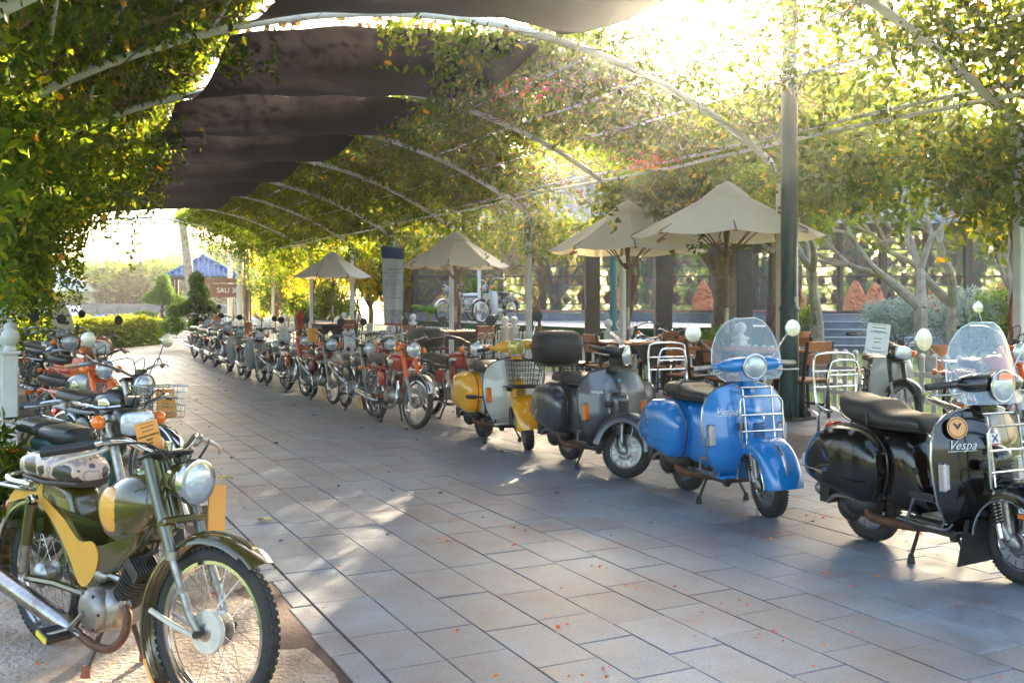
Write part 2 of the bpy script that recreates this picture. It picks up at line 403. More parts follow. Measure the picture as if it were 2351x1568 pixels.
# fallen petals and leaves
pp=[]
for _ in range(300):
    cx,cy=random.uniform(1.3,7),random.uniform(1.8,16); pp.append((cx,cy,.004))
for _ in range(26):
    cx,cy=random.uniform(2,5.2),random.uniform(2.2,6)
    for _ in range(7): pp.append((cx+random.gauss(0,.07),cy+random.gauss(0,.05),.004))
for _ in range(120): pp.append((random.uniform(-.2,1.2),random.uniform(2.5,8),.012))
leaves('fallen_petals',pp,.023,PETAL,flat=.8,wid=.6,hexa=False,tint=rng.uniform(.3,1,len(pp)))
dl=[(random.uniform(1.3,6.9),random.uniform(5,26),.006) for _ in range(230)]
leaves('dry_leaf_litter',dl,.05,mat('dry_leaf',(.10,.055,.03),.8),flat=.75,hexa=False)
for (u,v,lab,c) in((518,1098,'large yellow fallen leaf lying in the sunlit patch on the pavers',(.75,.60,.03)),(607,1194,'small pale yellow fallen leaf near the ragged left edge of the pavers',(.70,.55,.14))):
    p=G(u,v,.012); b=B(); b.grid(lambda a,q:((a-.5)*.13,(q-.5)*.07*math.sin(PI*min(max(a,.03),.97)),.012*math.sin(a*4)+.02*abs(q-.5)),8,4,.001)
    o=b.build('fallen_leaf',mat('yellow_fallen_leaf_%d'%u,c,.5),loc=p,rot=(0,0,random.uniform(0,3))); tag(o,lab,'leaf')
# ---------------------------------------------------------------- arbour
RA=7.91; ZC=4.57-RA
def az(x): return ZC+math.sqrt(RA*RA-(x-4.4)**2)
AY=[-.6,3.0,6.65,10.1,13.85,17.2,21,24.9,28.5,33,38.5]
ARB=thing('arbour','long vaulted arbour of white steel hoops and thin rods over the paved walk','arbour',(4.4,20,0))
ARB.location=(0,0,0)
for yk in AY:
    if yk!=3.0 or True:
        B().tube([(x,yk,az(x)) for x in np.linspace(-.15,8.95,30)],.044,10).build('hoop',WHITEP,ARB)
    for x in(-.2,8.9):
        B().box((x,yk,1.62),(.10,.10,3.2),bev=.012).box((x,yk,.22),(.16,.16,.14),bev=.02).build('post',WHITEP,ARB,smooth=False)
for x in(.25,.75,1.25,1.75,2.0,5.5,6.2,6.95,7.65):
    B().tube([(x,-1+i*1.0,az(x)+.05+.02*math.sin(i*1.3+x)) for i in range(41)],.016,6).build('purlin',WHITEP,ARB)
for x,dz in((8.45,0),(8.5,-.09),(-.05,0)):
    B().tube([(x,-1+i*1.0,az(min(x,8.4))+.04+dz+.02*math.sin(i*.9+dz*9)) for i in range(41)],.024,6).build('purlin',WHITEP,ARB)
# shade cloths
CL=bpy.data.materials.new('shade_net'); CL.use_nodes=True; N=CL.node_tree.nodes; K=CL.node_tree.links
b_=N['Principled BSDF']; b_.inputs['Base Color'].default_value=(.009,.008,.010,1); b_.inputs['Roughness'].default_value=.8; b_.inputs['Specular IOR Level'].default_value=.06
t_=N.new('ShaderNodeBsdfTranslucent'); t_.inputs[0].default_value=(.05,.042,.045,1); mx=N.new('ShaderNodeMixShader'); tf=N.new('ShaderNodeTexNoise'); tf.inputs['Scale'].default_value=1.3; tf.inputs['Detail'].default_value=4; mf=N.new('ShaderNodeMapRange'); mf.inputs[1].default_value=.4; mf.inputs[2].default_value=.7; mf.inputs[3].default_value=.05; mf.inputs[4].default_value=.24; K.new(tf.outputs[0],mf.inputs[0]); K.new(mf.outputs[0],mx.inputs[0])  # uneven mix factor puts cloudy patches of light into the net
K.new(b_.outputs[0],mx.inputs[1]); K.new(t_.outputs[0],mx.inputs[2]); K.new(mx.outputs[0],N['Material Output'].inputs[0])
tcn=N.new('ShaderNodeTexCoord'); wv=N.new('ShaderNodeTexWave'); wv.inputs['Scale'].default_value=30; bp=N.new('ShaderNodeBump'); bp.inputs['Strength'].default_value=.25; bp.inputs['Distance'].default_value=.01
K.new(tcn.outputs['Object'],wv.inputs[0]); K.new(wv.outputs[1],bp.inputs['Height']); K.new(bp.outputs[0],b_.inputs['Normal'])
cl=['nearest dark shade net at the top edge of the arbour','dark shade net hung in the first full bay, under the dangling vine clump','dark shade net of the second full bay, lit from above on its right half','dark shade net of the third full bay with a leaf shadow on it','dark shade net of the fourth full bay, pale in its middle','dark shade net of the fifth full bay, above the far end','dark shade net of the sixth bay, seen as a thin curved band','farthest dark shade net, last strip before the open sky']
for k in range(1,len(AY)-2):
    y0,y1=AY[k]+.24,AY[k+1]-.24; sg=(.34,.34,.46,.44,.40,.38,.34,.3)[k-1]
    def cf(u,v):
        x=1.95+3.55*v; y=y0+(y1-y0)*u+.22*math.sin(PI*v)*(1 if u<.5 else -1)*(abs(u-.5)*2)**3
        z=az(x)-.03-sg*math.sin(PI*u)*(.55+.45*math.sin(PI*v))+.012*math.sin(v*23+u*5)
        return (x,y,z)
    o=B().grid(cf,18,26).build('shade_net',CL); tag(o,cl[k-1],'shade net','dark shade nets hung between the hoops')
# flood lights on the hoops
for yk,lab in((13.85,'small black floodlight on the second hoop, top of the vault'),(20.9,'small black floodlight on the fourth hoop'),(24.8,'small white floodlight on the fifth hoop')):
    t=thing('floodlight',lab,'lamp',(3.3,yk-.05,az(3.3)-.10),group='floodlights along the arbour ridge')
    B().box((0,0,0),(.24,.10,.14),rot=(.7,0,0),bev=.015).build('housing',PLAST,t,smooth=False)
    B().box((0,-.04,-.045),(.20,.02,.11),rot=(.7,0,0)).build('lens',GREYP,t,smooth=False)
    B().tube([(0,.02,.0),(0,.04,.12)],.012,6).build('bracket',STEEL,t)
# ---------------------------------------------------------------- vines
def nz(x,y,s=1.): return math.sin(x*2.1*s+1.3*math.sin(y*1.7*s))*math.sin(y*1.9*s+1.1*math.cos(x*1.3*s+.4))
def vroof(x0,x1,y0,y1,dens,seed,thick,sun=False):
    r=np.random.default_rng(seed); n=int((x1-x0)*(y1-y0)*dens)
    x=r.uniform(x0,x1,n); y=r.uniform(y0,y1,n); 
    q=np.sin(x*2.1+1.3*np.sin(y*1.7))*np.sin(y*1.9+1.1*np.cos(x*1.3+.4))+.5*np.sin(x*5.3+y*3.1)*np.sin(y*4.7-x*2)
    keep=r.uniform(-1.9,1.1,n)<q+.75
    if sun: 
        gap=np.exp(-(((x-6.4)/1.5)**2+((y-8.7)/1.9)**2)); keep&=r.uniform(0,1,n)>gap*1.0
        gap=np.exp(-(((x-8.35)/.75)**2+((y-14.6)/1.5)**2)); keep&=r.uniform(0,1,n)>gap*1.25
    x=x[keep];y=y[keep]; z=ZC+np.sqrt(RA*RA-(np.clip(x,-.2,9)-4.4)**2)+.03+np.abs(r.normal(0,thick,len(x)))
    z-=np.where(x>8.7,(x-8.7)*1.5,0)+np.where(x<-.1,(-.1-x)*1.5,0)
    return np.stack([x,y,z],1)
def strands(cent,n,rad,length,r):
    out=[]
    for _ in range(n):
        cx,cy,cz=cent; x=cx+r.normal()*rad; y=cy+r.normal()*rad; L_=length*r.uniform(.35,1)
        for k in range(int(L_*42)): out.append((x+r.normal()*.045,y+r.normal()*.045,cz-k/42+r.normal()*.02))
    return out
VL=thing('flowering_vine','dense dark green flowering vine over the left side of the arbour','vine',(0,0,0))
VR=thing('flowering_vine','sunlit flowering vine with yellow leaves over the right side of the arbour','vine',(0,0,0))
r=np.random.default_rng(5)
Pn=vroof(-.5,2.05,1.0,13,1900,1,.2); Pb=vroof(-.5,2.4,-6,1.2,700,8,.2); Pf=vroof(-.5,2.1,13,40,1100,2,.22)
st=[]
for c,n,rad,l in(((.9,9.0,3.9),14,.35,.5),((1.9,10.6,4.2),16,.22,.5),((1.7,14.6,4.0),26,.25,.9),((1.8,17.6,4.1),30,.3,1.0),((2.1,19.5,4.2),16,.2,.8),((1.0,16,3.7),40,.5,1.1),((.4,13.5,3.4),40,.4,1.2),((1.4,22,3.9),40,.5,1.2),((.5,20,3.3),50,.5,1.6),((.1,9.5,3.2),50,.35,1.0),((-.1,12,3.1),60,.3,1.7),((.0,15,3.1),70,.35,2.1),((.2,24,3.1),60,.5,2.2),((.0,18,3.1),60,.35,2.3),((0.,29,3),70,.5,2.5)): st+=strands(c,n,rad,l,r)
lw=[]
for _ in range(12000):
    y=r.uniform(6.2,30); z=r.uniform(.9,3.3) if y>8.5 else r.uniform(1.9,3.3); lw.append((-.25+r.normal()*.16-.35*(z<1.5),y,z))
leaves('leaf_mass',np.vstack([Pn,st,lw]),.095,VINE,VL,droop=.5)
leaves('rear_leaf_mass',Pb,.12,VINE,VL,droop=.4,hexa=False)
leaves('far_leaf_mass',Pf,.12,VINE,VL,droop=.4,hexa=False)
Pn=vroof(5.35,9.2,1.5,14,1500,3,.20,True); Pf=vroof(5.4,8.95,14,40,1100,4,.18,True)
st=[]
for c,n,rad,l in(((4.45,10.2,4.5),26,.16,1.0),((3.75,10.15,4.5),9,.12,.6),((4.85,10.2,4.5),12,.14,.5),((5.5,11.6,4.45),16,.2,.5),((5.5,13.0,4.35),22,.25,.7),((5.6,14.8,4.3),18,.25,.5),((8.6,8.6,3.3),30,.4,.9),((9.1,7.6,3.3),30,.35,1.0),((9.15,8.8,3.3),30,.35,.9),((9.2,9.9,3.3),30,.35,.9),((9.2,10.9,3.3),30,.35,.8),((9.0,12.2,3.35),90,.3,1.0),((8.95,12.9,3.35),90,.25,.9),((8.95,13.6,3.35),90,.25,.8),((7.6,6.2,3.95),25,.4,.6),((8.9,11.5,3.2),60,.45,1.1),((9.2,17,3.1),60,.4,1.0),((9,20,3),50,.4,.8),((9.4,25.6,3),40,.4,.5),((9,29,3),50,.5,.6),((8.8,33,3.1),50,.5,.7),((7.8,36,3.6),60,.7,.8),((6.6,37,4.1),70,.7,.9),((8.9,6.9,3.3),60,.4,1.5),((9.0,5.2,3.3),60,.5,1.6),((9.0,38,3),60,.6,1.1)): st+=strands(c,n,rad,l,r)  # thickest eave strands added to keep sun patches off the paving
leaves('leaf_mass',np.vstack([Pn,st]),.10,VINE,VR,droop=.5,tint=None)
leaves('far_leaf_mass',Pf,.12,VINE,VR,droop=.4,hexa=False)
# dead leaf layer added to darken the vine roof and shadow the nets
DEAD=leafmat('dead_leaf',[(0,(.045,.028,.012)),(.6,(.10,.06,.022)),(1,(.20,.13,.03))],.35,(1.1,.9,.5))
for par,x0,x1,y0,y1,dn_,sd_ in((VL,-.4,2.0,-6,34,420,31),(VR,5.6,8.9,11,36,400,32),(VR,5.6,8.9,1,11,60,33),(VL,2.0,5.5,3,33,45,34)):
    Q=vroof(x0,x1,y0,y1,dn_,sd_,.10,par is VR); Q[:,2]+=.22; leaves('shading_leaf_layer',Q,.12,DEAD,par,hexa=False,flat=.35,wid=.6)
# twigs
def twigs(par,x0,x1,n,seed,y1=34):
    rr=random.Random(seed); b=B()
    for _ in range(n):
        x=rr.uniform(x0,x1); y=rr.uniform(2,y1); a=rr.uniform(0,6.28); l=rr.uniform(.5,1.8); pts=[]
        for k in range(5):
            xx=min(max(x+math.cos(a)*l*k/4,-.4),9.1); yy=y+math.sin(a)*l*k/4; pts.append((xx,yy,az(xx)+rr.uniform(-.08,.22))); a+=rr.uniform(-.5,.5)
        b.tube(pts,rr.uniform(.003,.009),3,cap=False)
    return b.build('twig_tangle',STEM,par,kind='stuff')
twigs(VR,5.5,8.9,1500,1); twigs(VL,-.3,2,600,2)
# blossom clusters
for c in((6.05,12.3,4.42),(6.4,11.8,4.35),(8.2,12.0,3.5)):
    q=np.array(c)+r.normal(size=(150,3))*(.22,.25,.08); leaves('blossom_cluster',q,.05,PETAL,VR if c[0]>4 else VL,wid=.8,hexa=False)
# woody stems twining up the posts
for i,yk in enumerate(AY[2:]):
    t=thing('vine_trunk',['woody orange vine stems climbing the nearest right post','woody vine stems climbing the post beside the lamp post','woody vine stems twisting beside the post between two big umbrellas','thick braided vine stems on the post left of the grey top box','thick braided vine stems on the post behind the third umbrella','woody vine stems on the post that carries the banner','looping vine stems behind the fourth umbrella','thin vine stems on the post left of the fourth umbrella','thin vine stems on the last right post'][i],'vine stems',(9.02,yk,.12),group='woody vine stems climbing the right hand posts')
    rr=random.Random(i*3+1)
    for k in range(5 if i<6 else 4):
        ph=rr.uniform(0,6.28); rad=rr.uniform(.06,.17); pts=[]
        for q in range(15):
            z=q*.225; rd=rad*(1+.5*math.sin(q*.7+ph)); pts.append((rd*math.cos(ph+q*.55),rd*math.sin(ph+q*.55)+.05,z))
        pts.append((-rr.uniform(.1,.7),rr.uniform(-.4,.4),3.4)); 
        B().tube(bez(pts,3),[ .036-.0004*j for j in range(len(pts)*3-2)] if False else rr.uniform(.014,.032),6).build('stem',STEM,t)
# ---------------------------------------------------------------- fences
def fence(name,label,p0,p1,pitch,h,wp,posts,z=.12,m=WHITEP,group=None,ball=True,gap=()):
    p0=Vector(p0);p1=Vector(p1); Ln=(p1-p0).length; an=math.atan2(p1.y-p0.y,p1.x-p0.x)
    t=thing(name,label,'fence',(p0.x,p0.y,z),an,group); n=int(Ln/pitch); me=None
    for i in range(n+1):
        x=i*pitch
        if any(a<x<b for a,b in gap): continue
        if me is None:
            b=B().box((0,0,h/2-.02),(wp,.022,h-.06),bev=.006); b.lathe([(wp/2,-.0),(wp*.42,.02),(wp*.2,.036),(0,.04)],(0,0,h-.055),n=8)
            o=b.build('picket',m,t,smooth=False); me=o.data
        else: o=bpy.data.objects.new('picket',me); COL.objects.link(o); o.parent=t
        o.location=(x,0,0)
    for zz in(.22,h-.26): B().box((Ln/2,.024,zz),(Ln,.022,.06),bev=.004).build('rail',m,t,smooth=False)
    pmh=None
    for x in posts:
        if pmh is None:
            b=B().box((0,0,(h+.05)/2),(.14,.14,h+.05),bev=.01).box((0,0,h+.06),(.19,.19,.03),bev=.008)
            b.lathe([(.055,0),(.06,.02),(.04,.04),(.035,.06)],(0,0,h+.075),n=14).ell((0,0,h+.205),(.085,.085,.085),14,10)
            o=b.build('fence_post',m,t); pmh=o.data
        else: o=bpy.data.objects.new('fence_post',pmh); COL.objects.link(o); o.parent=t
        o.location=(x,0,0)
    return t
yg1=YX(1165,9.35); yg0=YX(1412,9.35)
def fy(y): return y-4.5
fence('picket_fence','white picket fence along the lawn, behind the tables and umbrellas',(9.35,4.5),(9.35,35.5),.17,.78,.075,[fy(YX(q,9.35)) for q in(1700,1425,1398,1180,1160,948,790,640)],z=.12,gap=((fy(yg0)+.08,fy(yg0)+.5),))
fence('picket_fence','white picket fence across the far end of the walk, behind the potted bonsai',(4.7,41.5),(9.35,35.9),.15,.85,.07,[0,3.4,7.2],z=-.02)
fence('picket_fence','weathered white picket fence at the left edge under the vine',(-.03,10.6),(-.06,24),.125,.95,.085,[0,4,9],z=-.02)
# ---------------------------------------------------------------- hedge, potted trees
hb=thing('hedge','long clipped hedge with yellow green tips across the end of the walk','hedge',(0,0,0))
hx=np.random.default_rng(9); A0=np.array((-3.2,26.5)); A1=np.array((4.5,38.6)); dn=(A1-A0)/np.linalg.norm(A1-A0); nn=np.array((-dn[1],dn[0])); LL=np.linalg.norm(A1-A0)
q=hx.uniform(0,1,(30000,3)); face=hx.uniform(0,1,30000)
a=q[:,0]*LL; b2=np.where(face<.55,-.45+hx.normal(0,.05,30000),(q[:,1]-.5)*.95); zz=np.where(face<.55,q[:,2]*.88,.86+hx.normal(0,.05,30000))+.06*np.sin(a*2.1)
pts=np.stack([A0[0]+dn[0]*a-nn[0]*b2*-1,A0[1]+dn[1]*a-nn[1]*b2*-1,zz],1)
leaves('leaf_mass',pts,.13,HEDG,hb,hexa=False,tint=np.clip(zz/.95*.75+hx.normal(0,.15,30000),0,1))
hc=B(); M_=Matrix.Rotation(math.atan2(dn[1],dn[0]),3,'Z'); mid=(A0+A1)/2
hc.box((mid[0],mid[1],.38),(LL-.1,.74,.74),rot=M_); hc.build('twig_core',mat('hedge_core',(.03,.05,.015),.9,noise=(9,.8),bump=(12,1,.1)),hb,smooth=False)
def crown(r,lobes,n):
    "leaf points near the skin of ellipsoidal lobes (cx,cy,cz,rx,ry,rz)"
    w=np.array([l[3]*l[5] for l in lobes]); w=w/w.sum(); out=[]
    for l,k in zip(lobes,(w*n).astype(int)):
        d=r.normal(size=(k,3)); d/=np.linalg.norm(d,axis=1)[:,None]; rad=r.uniform(.45,1.08,k)**.6
        out.append(np.array(l[:3])+d*rad[:,None]*np.array(l[3:6]))
    return np.vstack(out)
def tree(name,label,cat,base,h,tr,cr,n,ls,lm=None,bm=None,seed=1,lean=(0,0),nl=9,group=None,th=.45,hexa=False,rz=.75,flat=.0,lw=.42,spread=1.):
    r=np.random.default_rng(seed); t=thing(name,label,cat,base,group=group); lm=lm or TREE; bm=bm or BARK
    top=Vector((lean[0]*.6,lean[1]*.6,h*th)); lobes=[]
    B().tube(bez([(0,0,-.1),(lean[0]*.15,lean[1]*.15,h*th*.35),(lean[0]*.4+.04,lean[1]*.4,h*th*.7),tuple(top)],5),[tr*(1.25-.5*k/15) for k in range(16)],10).build('trunk',bm,t)
    for k in range(nl):
        a=6.283*k/nl+r.uniform(-.4,.4); rr=cr*spread*r.uniform(.25,.8); zz=h*r.uniform(th+.12,.93)
        c=(lean[0]+math.cos(a)*rr,lean[1]+math.sin(a)*rr,zz); s=cr*r.uniform(.28,.5)
        lobes.append((*c,s,s,s*rz))
        m1=top.lerp(Vector(c),.5)+Vector((0,0,-.08*h*r.uniform(0,1)))
        B().tube(bez([tuple(top-Vector((0,0,.05*h))),tuple(m1),c],5),[tr*.55*(1-.75*q/10) for q in range(11)],6).build('limb',bm,t)
    leaves('crown',crown(r,lobes,n),ls,lm,t,droop=.3,hexa=hexa,flat=flat,wid=lw); return t
# potted bonsai at the far end, and its pot as a thing of its own
POTM=mat('dark_glazed_pot',(.04,.05,.065),.35,noise=(8,.6,(.09,.10,.11)))
TERRA=mat('terracotta',(.60,.20,.09),.75,noise=(6,.7,(.34,.11,.055)),bump=(20,.5,.01))
def pot(label,loc,r,h,m,name='planter_pot'):
    t=thing(name,label,'planter',loc)
    B().lathe([(r*.55,0),(r*.6,.02),(r*.9,h*.7),(r*1.0,h*.85),(r*1.1,h*.9),(r*1.1,h),(r*.98,h),(r*.95,h*.9),(0,h*.88)],n=28).build('bowl',m,t)
    B().lathe([(r*.94,0),(r*.5,.02),(0,.03)],(0,0,h*.88),n=20).build('soil',mat('pot_soil',(.05,.035,.025),.95,bump=(30,.8,.02)),t); return t
p=G(374,783); pot('large dark glazed bowl planter at the far end beside the hedge',p,.50,.60,POTM)
def bonsai(label,base,lobes,n,ls,seed,tr=.08,h=1.2,lm=PINE):
    r=np.random.default_rng(seed); t=thing('bonsai_tree',label,'tree',base)
    B().tube(bez([(0,0,0),(.07,0,h*.3),(-.05,.03,h*.6),(.02,0,h)],5),[tr*(1.2-.6*k/15) for k in range(16)],9).build('trunk',BARK,t)
    for l in lobes: B().tube(bez([(0,0,min(max(l[2]*.6,.2),h)),(l[0]*.5,l[1]*.5,l[2]*.85),l[:3]],4),[.03-.002*k for k in range(9)],5).build('limb',BARK,t)
    leaves('crown',crown(r,lobes,n),ls,lm,t,hexa=False); return t
def sc_(L_,k): return [tuple(q*k for q in l) for l in L_]
bonsai('cloud pruned bonsai tree growing in the dark bowl planter',p+Vector((0,0,.5)),sc_([(0,0,1.55,.42,.42,.30),(0,0,1.95,.28,.28,.28),(-.2,0,1.25,.55,.5,.28),(.45,0,1.15,.45,.4,.25),(-.65,.1,.55,.5,.4,.14),(.5,0,.5,.45,.4,.12)],.95),8000,.085,11,.07,1.0)
p=L((452-1175.5)/2305*33,33)
bonsai('tall dark green topiary tree beside the farthest motorcycles',p,sc_([(0,0,3.0,.32,.32,.4),(.1,0,2.4,.45,.5,.45),(-.1,0,1.8,.6,.6,.40),(.45,0,1.6,.55,.6,.5),(-.85,0,1.65,.42,.4,.3),(.2,0,1.0,.6,.6,.4),(-1.0,0,1.0,.5,.5,.35)],.74),12000,.085,12,.11,1.6)
# ---------------------------------------------------------------- far background
r=np.random.default_rng(21)
SEAW=mat('sea_wall_stone',(.16,.15,.15),.85,noise=(1.2,.8,(.09,.085,.085)),bump=(4,.8,.1))
sw2=thing('sea_wall','long grey block sea wall across the water behind the hedge','wall',L(-27,62,-.3),-TH)
for c in range(3):
    b=B()
    for i in range(26): b.box((-16+i*1.3+.65*(c%2),0,.35+c*.52),(1.27,1.0-.08*c,.50),bev=.03)
    b.build('block_course',SEAW,sw2,smooth=False,kind='stuff')
B().box((0,0,1.7),(34,.2,.12)).build('coping',SEAW,sw2,smooth=False)
names=['broad hazy rain tree beyond the sea wall, left of the group','large rounded rain tree beyond the sea wall with dark underside','flat topped pale rain tree just right of the tallest far palm','low bright green bush tree in front of the far house','far layered tree behind the potted bonsai','tall hazy tree left of the blue tiled gazebo','hazy far tree behind the gazebo sign','pale round tree farthest back on the left']
for i,(lt,d,h,cr,n) in enumerate(((-32,82,5.0,5.0,5000),(-27.5,74,5.0,5.5,8000),(-24,80,6.5,6,8000),(-30,66,2.6,1.8,2200),(-20.5,76,4.6,5.0,6000),(-27,96,6.6,6,4500),(-17,84,5.5,5,6000),(-40,92,5.0,5,4000))):
    tree('rain_tree',names[i],'tree',L(lt,d,-.4),h,.25,cr,n,.55,TREE,seed=30+i,nl=11,group='hazy trees beyond the water',th=.3,rz=.42,flat=.5)
def palm(label,base,h,tr,nf,fl,seed,lean=(0,0),group=None,tm=None):
    rr=random.Random(seed); t=thing('palm_tree',label,'palm',base,group=group)
    B().tube(bez([(0,0,-.1),(lean[0]*.3,lean[1]*.3,h*.4),(lean[0]*.7,lean[1]*.7,h*.75),(lean[0],lean[1],h)],5),[tr*(1.15-.35*k/15) for k in range(16)],9).build('trunk',tm or BARKP,t)
    for k in range(nf):
        a=6.283*k/nf+rr.uniform(-.2,.2); up=rr.uniform(.0,.9); b=B(); pts=[]
        for q in range(9):
            s=q/8; pts.append(Vector((lean[0]+math.cos(a)*fl*s*math.cos(up*(1-s)),lean[1]+math.sin(a)*fl*s*math.cos(up*(1-s)),h+fl*(math.sin(up)*s-.75*s*s))))
        b.tube(pts,[.03*(1-.1*q) for q in range(9)],4)
        for q in range(1,33):
            s=q/33*8; i=min(int(s),7); p0=pts[i].lerp(pts[i+1],s-i); dr=(pts[i+1]-pts[i]).normalized(); sd=dr.cross(Vector((0,0,1))).normalized(); ll=fl*.28*math.sin(PI*min(q/33*.9+.12,1))
            for sg in(-1,1):
                tip=p0+sd*sg*ll*.8+dr*ll*.5+Vector((0,0,-ll*.55)); b.add([p0,p0+dr*.05,tip],[(0,1,2)])
        b.build('frond',PALMM,t,smooth=False)
    return t
PALMM=mat('palm_frond_green',(.06,.12,.03),.5)
pl=['small hazy palm at the far left skyline','tall hazy palm, highest of the far skyline','thin far palm right of the highest one','low drooping far palm above the white roof','hazy palm left of the highest skyline palm']
for i,(u,v,d) in enumerate(((150,600,88),(300,572,96),(345,596,100),(205,618,84),(262,600,90))):
    l=(u-1175.5)/2305*d; h=(698-v)/2305*d+1.45; palm(pl[i],L(l,d,-.4),h,.16,13,2.6,50+i,group='palms on the far skyline')
# tall palm trunk beside the gazebo
d=44; palm('tall grey palm trunk rising beside the blue tiled gazebo',L((447-1175.5)/2305*d,d,-.05),6.8,.19,14,2.6,77,lean=(-.75,.0))
# white house far left
hs=thing('far_house','pale house with white hipped roof far across the water at left','house',L(-33,70,-.3),-TH)
HW=mat('house_wall',(.70,.66,.58),.8,noise=(2,.4)); HR=mat('pale_roof',(.72,.72,.72),.6,noise=(2,.4))
B().box((0,0,1.3),(7.6,4,2.6)).build('wall',HW,hs,smooth=False)
B().add([(-4.4,-2.5,2.6),(4.4,-2.5,2.6),(4.4,2.5,2.6),(-4.4,2.5,2.6),(-1.8,0,4.3),(1.8,0,4.3)],[(0,1,5,4),(2,3,4,5),(1,2,5),(3,0,4),(3,2,1,0)]).build('roof',HR,hs,smooth=False)
for x in(-2.4,0,2.4):
    f=B().box((x,-2.03,1.4),(1.1,.08,1.2)).build('window',mat('dark_pane',(.05,.06,.07),.15),hs,smooth=False)
# fishing boats on the water
for i,(u,d,lab,c) in enumerate(((120,56,'blue wooden fishing boat moored behind the hedge',(.02,.16,.45)),(575,60,'white and blue boat seen between the far posts',(.6,.62,.62)))):
    t=thing('fishing_boat',lab,'boat',L((u-1175.5)/2305*d,d,-.35),1.1-TH)
    hull=B(); rg=[]
    for k in range(9):
        s=-1+k/4; w2=1.1*(1-abs(s)**2.6)+.02; zt=.85+.35*s*s
        rg.append([(s*3.6,y*w2,z) for y,z in((-1,zt),(-.75,.35),(0,0),(.75,.35),(1,zt),(.9,zt-.05),(0,zt-.25),(-.9,zt-.05))])
    hull.loft(rg).build('hull',mat('boat_paint_%d'%i,c,.4),t); B().box((.6,0,1.25),(1.8,1.3,.9),bev=.1).build('cabin',WHITEP,t)
    B().tube([(-.8,0,.8),(-.8,0,3.0)],.04,6).build('mast',WHITEP,t)
# gazebo with blue glazed tile roof
TILE=mat('blue_glazed_tile',(.02,.14,.36),.25,noise=(5,.6,(.03,.06,.16)),rand=.2)
WOODD=mat('dark_stained_timber',(.045,.032,.026),.6,noise=(6,.8,(.09,.065,.05)),bump=(30,.5,.004))
d=46; gz=thing('garden_gazebo','open gazebo with a blue glazed tile roof at the far end','gazebo',L((468-1175.5)/2305*d,d,-.02),-TH+.25)
gz.scale=(.74,.74,1)
rf=B().add([(-2,-2,2.7),(2,-2,2.7),(2,2,2.7),(-2,2,2.7),(0,0,3.6)],[(0,1,4),(1,2,4),(2,3,4),(3,0,4),(3,2,1,0)]).build('roof',TILE,gz,smooth=False)
for k in range(4):
    for i in range(13):
        s=-1.83+i*.305; e=1-abs(s)/2.0; M=Matrix.Rotation(k*PI/2,4,'Z')
        p0=M@Vector((s,-2.02,2.73)); p1=M@Vector((s,-2.02+1.96*e,2.73+.88*e))
        B().tube([p0,p1],.065,6).build('roof_tile_roll',TILE,rf)
    B().tube([M@Vector((2.05,-2.05,2.73)),M@Vector((0,0,3.66))],.09,6).build('ridge_tile',TILE,rf)
for x in(-1.7,1.7):
    for y in(-1.7,1.7): B().box((x,y,1.3),(.18,.18,2.9),bev=.02).build('post',WOODD,gz,smooth=False)
B().box((0,-1.9,2.62),(3.8,.12,.18)).build('eave_beam',WOODD,gz,smooth=False)
d=40; sg=thing('hanging_sign','brown wooden sign board with white capitals hung between posts at the far end','sign',L((522-1175.5)/2305*d,d,0),-TH)
SB=mat('brown_sign_board',(.24,.12,.08),.6,noise=(5,.6,(.22,.11,.07)))
B().box((0,0,1.98),(1.4,.05,.54),bev=.01).build('board',SB,sg,smooth=False); B().box((-.1,0,2.38),(1.7,.05,.18),bev=.01).build('top_board',SB,sg,smooth=False)
text('SAU 30',.28,INKW,'lettering',sg,frame((.02,-.03,1.98),(1,0,0),(0,0,1)),.004)
for x in(-.95,.92): B().box((x,0,1.2),(.07,.07,2.4)).build('post',WOODD,sg,smooth=False)
# round white columns at the far end
for i,(u,dd,c) in enumerate(((528,41,WHITEP),(551,40,GREYP),(565,42,WOODD))):
    t=B().tube([(0,0,0),(0,0,3.6)],.13 if i else .1,14).build('column',c,loc=L((u-1175.5)/2305*dd,dd)); tag(t,['slim white column left of a thicker grey one at the far end','thick pale grey column at the far end','dark timber column right of the thick grey one'][i],'column')
# yellow and green trees beyond the far fence
ys=['glowing yellow leaved tree behind the fourth umbrella','yellow leaved tree between the far posts','bright yellow green tree left of the banner','green shrubby tree right of the red stand pipe','yellow green tree right of the banner','small yellow shrub tree beyond the far column','green tree left of the red stand pipe','tall yellow green tree above the far fence','dense green tree behind the banner','dark trunked tree leaning right at the far fence']
for i,(u,d,h,cr,n,lm) in enumerate(((740,40,4.2,1.7,3600,YEL),(660,44,3.8,1.4,2600,YEL),(850,38,4.2,1.6,3400,YEL),(745,36,2.2,1.1,3000,TREE),(960,37,2.6,1.4,3500,YEL),(600,48,2.2,.9,900,YEL),(632,42,2.6,1.2,2500,TREE),(905,42,4.2,1.8,4500,YEL),(895,34,3.8,1.5,4500,TREE),(700,46,4.2,1.6,2500,YEL))):
    tree('garden_tree',ys[i],'tree',L((u-1175.5)/2305*d,d,.05),h,.10,cr,n,.15,lm,seed=60+i,nl=9,group='trees beyond the far fence',th=.35)
